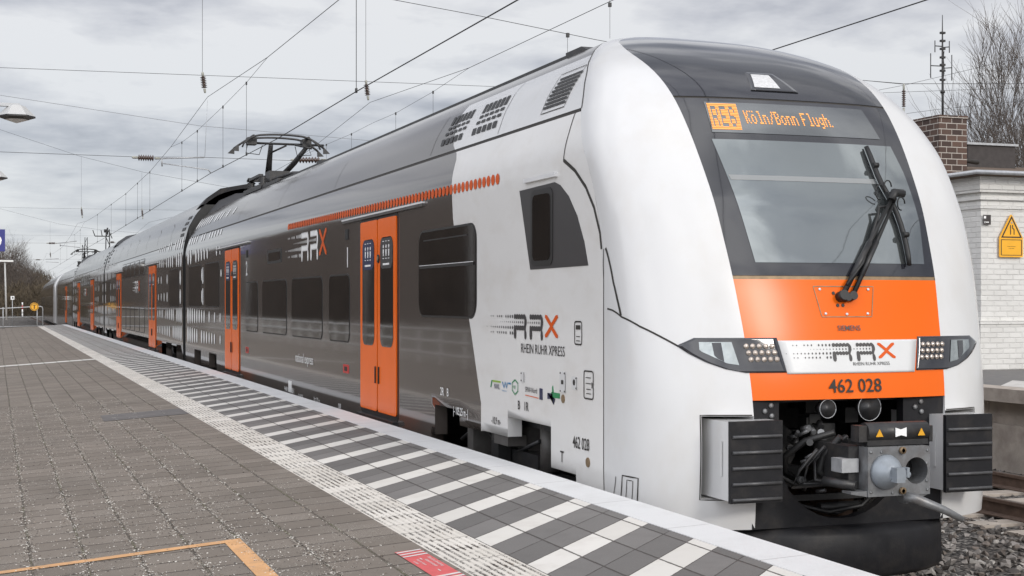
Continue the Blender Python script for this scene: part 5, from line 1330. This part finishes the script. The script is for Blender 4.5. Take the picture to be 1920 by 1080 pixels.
def bare_tree(name, label, cat, loc, H, seed, stems, lev, nmax, r0, spread=.55, group=None, buds=False):
    rr = random.Random(seed)
    t = thing(name, label, cat, loc, group); o_ = Vector(loc)
    tr = MB(); cr = MB()
    for s in range(stems):
        a = rr.uniform(0, 6.28); lean = .10 + .30 * rr.random() if stems > 1 else .05
        d = Vector((math.cos(a) * lean, math.sin(a) * lean, 1)).normalized()
        tr.tube([o_ + Vector((0, 0, -.1)), o_ + d * H * .22 + Vector((0, 0, 0)), o_ + d * H * .40], [r0, r0 * .75, r0 * .6], 7)
        for k in range(nmax[lev] + 2):
            p = o_ + d * H * rr.uniform(.18, .40); ax = Vector((math.cos(k * 2.4 + s), math.sin(k * 2.4 + s), 0))
            branch(cr, p, (d + ax * rr.uniform(.25, .7)).normalized(), H * rr.uniform(.36, .58), r0 * .42, lev - 1, rr, spread, nmax, 0)
        branch(cr, o_ + d * H * .40, d, H * .6, r0 * .6, lev, rr, spread, nmax, 0)
    part(tr, 'trunk', M['bark'], t, fixn=False)
    part(cr, 'crown', M['twig'], t, fixn=False)
    return t
tb = on_y(1945, 560, 34.0); tb.z = -.4
bare_tree('bare_tree', 'tall bare tree with many thin upright branches behind the white building', 'tree', tuple(tb), 9.0, 21, 6, 3, (0, 8, 7, 4), .08, .44)
tb2 = on_y(1900, 560, 40.0); tb2.z = -.4
bare_tree('bare_tree', 'thinner bare tree standing left of the tall one, behind the roof hut', 'tree', tuple(tb2), 7.6, 5, 3, 3, (0, 9, 7, 4), .07, .44)
# winter wood far left: separate bare trees and the undergrowth between them
def twig_mass(mb, c, rx, ry, rz, n, rr, L=1.0, wd=.05):
    for _ in range(n):
        v_ = Vector((rr.gauss(0, 1), rr.gauss(0, 1), rr.gauss(0, 1))).normalized() * rr.random() ** .33
        p = Vector((c[0] + v_.x * rx, c[1] + v_.y * ry, c[2] + v_.z * rz)); d = Vector((rr.gauss(0, .6), rr.gauss(0, .6), 1)).normalized() * L * rr.uniform(.4, 1.2)
        s_ = d.cross(Vector((rr.gauss(0, 1), rr.gauss(0, 1), .1))).normalized() * wd
        mb.add([p - s_, p + s_, p + d + s_ * .2, p + d - s_ * .2], [(0, 1, 2, 3)])
protos = []
for k in range(3):
    rr = random.Random(60 + k); t = thing('winter_tree', 'x', 'tree', (0, 0, 0), 'bare trees of the wood beyond the platform end')
    tr = MB(); tr.tube([(0, 0, -.3), (.2, .1, 4), (.1, .3, 8)], [.22, .17, .08], 6)
    cr = MB()
    for q in range(16):
        a = q * 2.4; d = Vector((math.cos(a) * .55, math.sin(a) * .55, 1)).normalized(); branch(cr, Vector((.1, .1, 1.6 + q * .38)), d, 3.6 * rr.uniform(.7, 1.3), .07, 2, rr, .6, (0, 5, 5, 4), 0)
    twig_mass(cr, (0, 0, 6.2), 2.9, 2.9, 4.2, 900, rr, 1.1, .022)
    part(tr, 'trunk', M['bark'], t, fixn=False); part(cr, 'crown', M['twig'], t, fixn=False); protos.append(t)
rr = random.Random(5)
spots = [(-4.4, 236, 1.10), (-2.2, 248, 1.05), (.8, 262, .9), (-3.0, 282, 1.25), (2.8, 285, .82), (-.6, 300, 1.05), (4.2, 316, .74), (-5.6, 262, 1.2), (5.4, 345, .74), (2.2, 335, .90)]
LAB = ['tall dense bare tree at the left edge of the far wood', 'rounded bare tree near the left of the far wood', 'bare tree in the middle of the far wood', 'tallest bare tree of the far wood, behind the others', 'low bare tree where the wood drops towards the train',
       'thin bare tree behind the middle of the far wood', 'small bare tree close to the end of the train', 'bare tree half cut off by the left picture edge', 'farthest low bare tree right beside the train end', 'pale bare tree behind the low ones by the train end']
for k, (x, y, s) in enumerate(spots):
    t = protos[k] if k < 3 else copy_tree(protos[k % 3]); t.location = (x, y, -.4); t.scale = (s, s, s); t.rotation_euler = (0, 0, k * 1.3); t['label'] = LAB[k]
ug = MB()
for _ in range(60):
    x = rr.uniform(-12, 7); y = rr.uniform(215, 300); twig_mass(ug, (x - .02 * (y - 250), y, 1.6), 3.2, 3, 3.0, 260, rr, 1.3, .06)
for _ in range(40):
    x = rr.uniform(-14, 4); twig_mass(ug, (x, rr.uniform(270, 320), 4 + rr.uniform(0, 1.0) * max(0, 5.5 - (x + 8) * .40)), 3.0, 3, 3.0, 240, rr, 1.5, .05)
one(ug, 'undergrowth', M['wood2'], None, None, kind='stuff', fixn=False)
# the wooded bank on our side, mirrored in the windows of the train
wd = MB(); rr = random.Random(8)
rows = []
for k in range(160):
    y = 14 + k * 4.5; h = 15.5 + 2.0 * math.sin(k * .9) + 1.8 * math.sin(k * 2.3 + 1) + rr.uniform(-1, 1)
    rows.append([(-40 + rr.uniform(-1, 1), y, -.4), (-41 + rr.uniform(-1, 1), y, h * .5), (-43 + rr.uniform(-1, 1), y, h * .85), (-46, y, h)])
wd.grid(rows, 0, True)
for k in range(160): twig_mass(wd, (-42, 14 + k * 4.5, 13.5), 2, 3, 3.8, 30, rr, 1.8, .10)
one(wd, 'wooded_bank', M['wood'], None, None, kind='stuff', fixn=False)

# ------------------------------------------------------------------ platform furniture
def lamp(y, label, dx=0.0):
    c = on_y(31, 213, 11.0); x, z = c.x - dx, c.z
    t = thing('platform_lamp', label, 'lamp', (x - 1.6, y, PZ(x - 1.6)), 'hanging lamps along the platform')
    mb = MB(); mb.tube([(x - 1.6, y, PZ(x - 1.6)), (x - 1.6, y, z - .5), (x - 1.55, y, z + .05), (x - 1.3, y, z + .12)], .05, 8); mb.box((x - 1.35, y - .035, z + .085), (x + .04, y + .035, z + .125)); part(mb, 'lamp_post', M['galv'], t)
    h = MB()
    def ringz(s_, zz_): return [(x + s_ * math.cos(R(q)), y + s_ * math.sin(R(q)), z + zz_) for q in (0, 60, 120, 180, 240, 300)]
    for (s0, z0_), (s1, z1_) in zip([(.05, .10), (.10, .095)], [(.10, .095), (.225, -.03)]):
        A, B = ringz(s0, z0_), ringz(s1, z1_); h.add(A + B, [(i, (i + 1) % 6, 6 + (i + 1) % 6, 6 + i) for i in range(6)])
    h.add(ringz(.05, .10), [tuple(range(6))]); hh = part(h, 'lamp_shade', M['lampgrey'], t)
    g = MB(); A, B, C_ = ringz(.226, -.0305), ringz(.226, -.05), ringz(.13, -.080); g.add(A + B + C_, [(i + q_, (i + 1) % 6 + q_, 6 + (i + 1) % 6 + q_, 6 + i + q_) for i in range(6) for q_ in (0, 6)]); part(g, 'lamp_rim', M['blackmetal'], t)
    g = MB(); A, B, C_ = ringz(.15, -.0765), ringz(.12, -.085), ringz(.012, -.118); g.add(A + B + C_, [(i, (i + 1) % 6, 6 + (i + 1) % 6, 6 + i) for i in range(6)] + [(6 + i, 6 + (i + 1) % 6, 12 + (i + 1) % 6, 12 + i) for i in range(6)] + [tuple(range(12, 18))], 0)
    part(g, 'lamp_diffuser', M['lampglass'], t)
    return t
lamp(11.0, 'nearest hanging platform lamp, fully seen in the upper left'); lamp(20.4, 'second hanging platform lamp, only its tip at the left picture edge', .26); lamp(30.0, 'third hanging platform lamp, a small tip low at the left edge', .40)
yl = 66.0; q = lambda px, py: on_y(px, py, yl)
mb = MB(); mb.tube([q(12, 600), q(10.5, 540), q(9, 488)], [.05, .045, .04], 7); tl = thing('mast_light', 'slim white lamp mast with a flat T shaped head near the platform end', 'lamp', tuple(q(12, 600)))
part(mb, 'mast', M['lampgrey'], tl); mb = MB(); A, B = q(-22, 490), q(25, 485.5); mb.box((A.x, yl - .12, A.z - .02), (B.x, yl + .12, A.z + .07)); part(mb, 'lamp_head', M['lampglass'], tl)
yb2 = 40.; q = lambda px, py: on_y(px, py, yb2)
A, B = q(-26, 471), q(9.5, 430)
bs = thing('platform_sign', 'blue platform sign with a white figure, cut off by the left edge', 'sign', ((A.x + B.x) / 2, yb2, PZ(-5.2)))
mb = MB(); mb.box((A.x, yb2, A.z), (B.x, yb2 + .05, B.z)); part(mb, 'plate', M['signblue'], bs)
mb = MB(); mb.tube([(A.x + .1, yb2 + .03, PZ(-5.3)), (A.x + .1, yb2 + .03, B.z + .6)], .04, 8); mb.tube([((A.x + B.x) / 2, yb2 + .03, B.z), ((A.x + B.x) / 2, yb2 + .03, B.z + .5), (A.x + .1, yb2 + .03, B.z + .55)], .02, 6); part(mb, 'bracket', M['galv'], bs)
mb = MB(); text_on(mb, '9', .40, lambda u, v: (q(3.2, 450).x - .26 + u, yb2 - .004, A.z + .10 + v)); part(mb, 'figure', M['whitemark'], bs)
yf = 71.2; q = lambda px, py: on_y(px, py, yf)
fn = thing('platform_end_fence', 'grey tube railing closing off the platform end', 'fence', (-4.5, yf, .6))
mb = MB()
tr_, mr_ = 1.70, 1.20
mb.tube([(-9, yf, tr_ - .10), (-5.2, yf, tr_ - .08), (-3.05, yf, tr_ + .04), (-2.96, yf, tr_ - .0), (-2.94, yf, tr_ - .10), (-2.94, yf, .70)], .028, 7); part(mb, 'handrail', M['galv'], fn)
mb = MB(); mb.tube([(-9, yf, mr_ - .08), (-2.94, yf, mr_)], .024, 7); mb.tube([(-9, yf, .58), (-2.94, yf, .73)], .024, 7); part(mb, 'rail_bar', M['galv'], fn)
for x in (-3.22, -4.9, -6.6): mb = MB(); mb.tube([(x, yf, .5), (x, yf, tr_)], .028, 7); part(mb, 'post', M['galv'], fn)
c = q(64.3, 575.0); rs = thing('round_stop_sign', 'round orange sign with a black T on the platform end railing', 'sign', tuple(c))
mb = MB(); mb.cyl(c + Vector((0, -.05, 0)), c + Vector((0, -.035, 0)), .215, n=28); part(mb, 'disc', M['yellow'], rs)
mb = MB(); d_ = c + Vector((0, -.053, 0))
n = 28; mb.grid([[d_ + Vector((r_ * math.cos(6.2832 * k / n), 0, r_ * math.sin(6.2832 * k / n))) for k in range(n + 1)] for r_ in (.165, .19)], 0, False)
mb.add([d_ + Vector(p) for p in ((-.10, 0, .07), (.10, 0, .07), (.10, 0, .10), (-.10, 0, .10))], [(0, 1, 2, 3)]); mb.add([d_ + Vector(p) for p in ((-.025, 0, -.11), (.025, 0, -.11), (.02, 0, .07), (-.02, 0, .07))], [(0, 1, 2, 3)])
part(mb, 'symbol', M['joint'], rs)
ym_ = 92.; q = lambda px, py: on_y(px, py, ym_)
mk_ = thing('marker_post', 'small red and white marker post behind the platform end railing', 'marker post', tuple(q(42, 595)))
for k, (y0, y1) in enumerate(((595, 588), (588, 580), (580, 573), (573, 567))):
    mb = MB(); mb.cyl(q(42, y0), q(42, y1), .045, n=10); part(mb, 'band', M['red'] if k in (2,) else M['whitemark'], mk_)
ym_ = 130.; A, B = on_y(20, 562, ym_), on_y(27, 555, ym_)
ws_ = thing('white_board', 'tiny white square board on a post in front of the far wood', 'sign', (A.x + .15, ym_, -.4))
mb = MB(); mb.box((A.x, ym_, A.z), (B.x, ym_ + .03, B.z)); part(mb, 'board', M['whitemark'], ws_); mb = MB(); mb.tube([(A.x + .15, ym_ + .05, -.4), (A.x + .15, ym_ + .05, B.z)], .04, 6); part(mb, 'post', M['galv'], ws_)
mb = MB(); mb.box((A.x + .12, ym_ - .01, A.z + .1), (A.x + .24, ym_ - .003, A.z + .25)); part(mb, 'board_mark', M['joint'], ws_)
# railing on the far side of our platform (only mirrored in the train)
rl = thing('platform_railing', 'white railing along the back of the platform', 'fence', (-9.2, 20, .2))
mb = MB()
for z in (1.25, .95, .62): mb.tube([(-8.2, -10, z), (-8.2, 70, z)], .04, 6)
for k in range(40): mb.tube([(-8.2, -9 + k * 2.0, .1), (-8.2, -9 + k * 2.0, 1.25)], .035, 6)
part(mb, 'handrail', M['whitemark'], rl)

# ------------------------------------------------------------------ overhead line
def insulator(mb, a, b, r=.085, n=7, mi=0, mf=1):
    a, b = Vector(a), Vector(b); d = b - a; L = d.length; d.normalize()
    prof = [(0, .02), (L * .2, .025)]
    for k in range(n):
        t0 = L * (.22 + .56 * k / n); prof += [(t0, r * .45), (t0 + L * .56 / n * .4, r), (t0 + L * .56 / n * .75, r * .45)]
    mb.lathe(a, d, [(0, .018), (L * .05, .035), (L * .21, .032), (L * .22, .02)], 8, mf); mb.lathe(a, d, [(t, q) for t, q in prof[2:]], 10, mi); mb.lathe(a, d, [(L * .79, .02), (L * .8, .035), (L * .95, .03), (L, .015)], 8, mf)
def wire(mb, pts, r, mi=0): mb.tube(pts, r, 5, mi, cap=False)
YS = 29.94
def track_line(label, x, contact, carrier, ystitch, drops, loc):
    t = thing('overhead_line', label, 'overhead wire', loc, 'overhead lines above the tracks')
    mb = MB(); wire(mb, [(x, y, z) for y, z in contact], .0085); part(mb, 'contact_wire', M['wire'], t)
    mb = MB(); wire(mb, [(x, y, z) for y, z in carrier], .0065); part(mb, 'carrier_wire', M['wire'], t)
    for k, st_q in enumerate(ystitch):
        mb = MB(); wire(mb, [(x, y, z) for y, z in st_q], .0045); part(mb, 'stitch_wire', M['wire'], t)
    cz = tabf(contact)
    for y, z in drops:
        mb = MB(); wire(mb, [(x, y, z), (x, y, cz(y))], .0045 if y > 16 else .006); mb.box((x - .014, y - .03, z - .05), (x + .014, y + .03, z + .02)); mb.box((x - .014, y - .03, cz(y) - .02), (x + .014, y + .03, cz(y) + .05)); part(mb, 'dropper', M['wire'], t)
    return t
con = [(-9, 5.19), (6.5, 5.19), (13.8, 5.22), (20.5, 5.20), (29.94, 5.31), (45, 5.28), (62, 5.25), (95, 5.30), (130, 5.25), (157, 5.30), (260, 5.3)]
car_ = [(-9, 7.15), (3, 6.85), (15.04, 6.88), (21.52, 6.99), (30.4, 7.37), (38.91, 6.91), (45.49, 6.69), (55.69, 6.62), (74.3, 6.78), (84, 6.95), (94.5, 7.35), (104, 6.9), (118, 6.6), (134, 6.65), (148, 6.9), (157, 7.35), (170, 6.8), (260, 6.8)]
track_line('overhead line directly above the train with its contact wire and droppers', 0.0, con, car_, [[(21.52, 6.99), (24.19, 6.85), (27.7, 6.77), (32.47, 6.71), (35.98, 6.76), (38.91, 6.91)], [(86, 7.0), (91, 6.75), (98, 6.75), (103, 6.95)]],
           [(13.83, 6.88), (24.19, 6.85), (27.7, 6.77), (32.47, 6.71), (35.98, 6.76), (45.5, 6.69), (50.3, 6.65), (55.7, 6.62), (64, 6.7), (74, 6.78), (91, 6.75), (98, 6.75), (110, 6.75), (122, 6.6)], (0, 30, 5.3))
c2_ = [(-9, 5.46), (9.5, 5.46), (32, 5.52), (95, 5.52), (260, 5.5)]
k2 = [(-9, 7.6), (8, 7.22), (15.08, 7.24), (23.19, 7.30), (32.4, 7.72), (39.62, 7.27), (42.8, 7.10), (56, 6.9), (75, 6.98), (96, 7.6), (112, 7.0), (134, 6.9), (157, 7.6), (260, 7)]
ysd = [on_x(*p, 4.9) for p in ((880, 127), (812, 172), (742, 212), (700, 230), (659, 251), (612, 271))]
track_line('overhead line of the empty track, passing behind the train roof', 4.9, c2_, k2, [[(p.y, p.z) for p in ysd] + [(42.8, 7.10)]], [(p.y, p.z) for p in ysd[1:3] + ysd[4:]] + [(52, 6.92), (62, 6.9)], (4.9, 30, 5.5))
def cross_span(label, Y, pts_upper, pts_lower, pts_head, hang, ins_low, arms, loc):
    t = thing('cross_span', label, 'cross span', loc, 'cross spans carrying the overhead lines')
    for nm_, P_, r_ in (('upper_span_wire', pts_upper, .006), ('lower_span_wire', pts_lower, .006), ('head_span_cable', pts_head, .009)):
        if P_: mb = MB(); wire(mb, [(x, Y, z) for x, z in P_], r_); part(mb, nm_, M['wire'], t)
    for x, z0_, z1_, z2_ in hang:
        mb = MB(); wire(mb, [(x, Y, z0_), (x, Y, z1_)], .0055); part(mb, 'hanger', M['wire'], t)
        mb = MB(); insulator(mb, (x, Y, z1_), (x + .07, Y, z2_)); part(mb, 'insulator', [M['porcelain'], M['fitting']], t)
    for (x0, z0_), (x1, z1_) in ins_low:
        mb = MB(); insulator(mb, (x0, Y, z0_), (x1, Y, z1_), .09); part(mb, 'insulator', [M['porcelain'], M['fitting']], t)
    for a_ in arms:
        mb = MB()
        for p, r_ in a_: mb.tube([(x, Y, z) for x, z in p], r_, 6)
        part(mb, 'steady_arm', M['galv'], t)
    return t
def PY(Y, *ps): return [(lambda p: (p.x, p.z))(on_y(a_, b_, Y)) for a_, b_ in ps]
head1 = PY(YS, (740, 0), (900, 30), (1120, 75))
cs1 = cross_span('nearest cross span with two hanging brown insulators above the train', YS, PY(YS, (-20, 126), (480, 145), (945, 163), (1500, 172)), PY(YS, (-20, 284), (250, 294), (383, 295), (545, 301), (615, 300), (720, 304), (1200, 310)),
    [(-7, 12.3), (-3, 11.3), (1, 10.65)] + head1 + [(14.5, 9.1), (17.5, 8.85)] + PY(YS, (1610, 150), (1694, 157), (1960, 157)),
    [(-.20, 11.1, 7.95, 7.40), (4.16, 10.15, 7.97, 7.42)], [PY(YS, (247, 295), (301, 297)), PY(YS, (545, 300), (616, 300))],
    [[(PY(YS, (300, 297), (383, 295)), .022), (PY(YS, (303, 296), (304, 312)), .02), (PY(YS, (303, 306), (390, 318), (395, 324)), .016), (PY(YS, (389, 188), (384, 295)), .005)]], (0, YS, 5.7))
mb = MB(); wire(mb, [(x, YS, z) for x, z in PY(YS, (1064, 62), (1064, 110))], .006); wire(mb, [(x, YS, z) for x, z in PY(YS, (1143.5, -40), (1143.5, 72))], .006)
for p in PY(YS, (1064.5, 66), (1143.5, 9)): mb.box((p[0] - .04, YS - .04, p[1] - .06), (p[0] + .04, YS + .04, p[1] + .06))
part(mb, 'hanger', M['wire'], cs1)
mb = MB(); a_, b_ = PY(YS, (1694.5, 157), (1694.5, 214)); insulator(mb, (a_[0], YS, a_[1]), (b_[0], YS, b_[1]), .07, 8); part(mb, 'insulator', [M['porcelain'], M['fitting']], cs1)
rt_ = thing('overhead_line', 'thin wires of the distant tracks right of the train, crossing before the bare tree', 'overhead wire', (21, 30, 8), 'overhead lines above the tracks')
for A_, B_ in (((1600, 178), (1694, 160)), ((1694, 160), (1930, 104)), ((1600, 176), (1930, 164)), ((1668, 217), (1760, 205)), ((1760, 205), (1930, 188)), ((1600, 149), (1694, 158))):
    a_, b_ = on_y(*A_, YS + .4), on_y(*B_, YS + .4); mb = MB(); wire(mb, [a_, b_], .006); part(mb, 'wire', M['wire'], rt_)
Y2 = 94.5
cs2 = cross_span('second cross span, its sagging head cable running down from the left edge', Y2, PY(Y2, (-20, 388), (60, 390), (260, 393), (420, 395)), PY(Y2, (-20, 455), (108, 456), (230, 456), (420, 460)), PY(Y2, (-20, 238), (0, 243), (150, 293), (270, 323), (460, 357), (640, 378)),
    [(on_y(152.5, 400, Y2).x, on_y(152, 293, Y2).z, on_y(152, 388, Y2).z, on_y(152, 409, Y2).z), (on_y(266, 400, Y2).x, on_y(266, 323, Y2).z, on_y(266, 390, Y2).z, on_y(268, 411, Y2).z)],
    [PY(Y2, (87, 456), (108, 456)), PY(Y2, (205, 454), (216, 454))], [[(PY(Y2, (108, 456), (144, 452)), .03), (PY(Y2, (113, 455), (113, 462)), .03), (PY(Y2, (113, 460), (150, 464)), .025)]], (0, Y2, 5.7))
Y3 = 157.
cs3 = cross_span('third cross span, far off near the end of the train', Y3, PY(Y3, (-20, 440), (250, 443)), PY(Y3, (-20, 487), (170, 486)), PY(Y3, (-20, 386), (60, 407), (111, 420), (189, 431), (300, 440)),
    [(on_y(94, 450, Y3).x, on_y(94, 416, Y3).z, on_y(94, 472, Y3).z, on_y(96, 484, Y3).z)], [PY(Y3, (65, 487), (78, 487))], [[(PY(Y3, (86, 486), (110, 485)), .04), (PY(Y3, (86, 491), (110, 492)), .03)]], (0, Y3, 5.7))
mb = MB(); wire(mb, [on_y(-10, 177, 70), on_y(375, 236, 70), on_y(720, 266, 70), on_y(1100, 285, 70)], .010)
one(mb, 'feeder_wire', M['wirelight'], 'pale thin feeder wire crossing the sky above the pantograph', 'overhead wire')
def lattice(label, px, py, d_, arm=False):
    r_ = ray(px, py); k = d_ / (r_.x * math.sin(TH) + r_.y * math.cos(TH)); p = CAM + r_ * k
    t = thing('lattice_mast', label, 'mast', (p.x, p.y, -.4), 'lattice masts of the overhead line')
    mb = MB(); w0, w1 = .34, .16; H = p.z + .4
    for sx in (-1, 1):
        for sy in (-1, 1): mb.tube([(p.x + sx * w0, p.y + sy * w0, -.4), (p.x + sx * w1, p.y + sy * w1, p.z)], .045, 5)
    n = int(H / .8)
    for k in range(n):
        a_, b_ = k / n, (k + 1) / n; wa, wb_ = w0 + (w1 - w0) * a_, w0 + (w1 - w0) * b_; s = 1 if k % 2 else -1
        for y_ in (-1, 1): mb.tube([(p.x - s * wa, p.y + y_ * wa, -.4 + H * a_), (p.x + s * wb_, p.y + y_ * wb_, -.4 + H * b_)], .025, 4)
        for x_ in (-1, 1): mb.tube([(p.x + x_ * wa, p.y - s * wa, -.4 + H * a_), (p.x + x_ * wb_, p.y + s * wb_, -.4 + H * b_)], .025, 4)
    part(mb, 'lattice', M['blackmetal'], t)
    if arm:
        mb = MB(); c = d_ / 2690.
        def L(px_, py_): return (p.x + (px_ - px) * c, p.y, p.z - (py_ - py) * c)
        mb.tube([L(179, 443), L(205, 443)], .06, 6); mb.tube([L(175, 432), L(179, 443)], .05, 6); mb.tube([L(190, 432), L(192, 443)], .05, 6); mb.tube([L(205, 435), L(210, 447)], .05, 6); mb.tube([L(201.5, 427), L(201.5, 440)], .09, 6); mb.tube([L(197, 430), L(197, 436)], .12, 6)
        part(mb, 'cross_arm', M['blackmetal'], t)
lattice('lattice mast with a cross arm showing above the second carriage roof', 202, 430, 150, True)
lattice('tall slim lattice mast above the far carriages', 161.5, 445, 210); lattice('lattice mast just left of the tall slim one', 156.5, 459, 215); lattice('lattice mast right beside the far wood above the train end', 76.5, 505, 300); lattice('lattice mast standing among the bare trees of the far wood', 22, 470, 330)
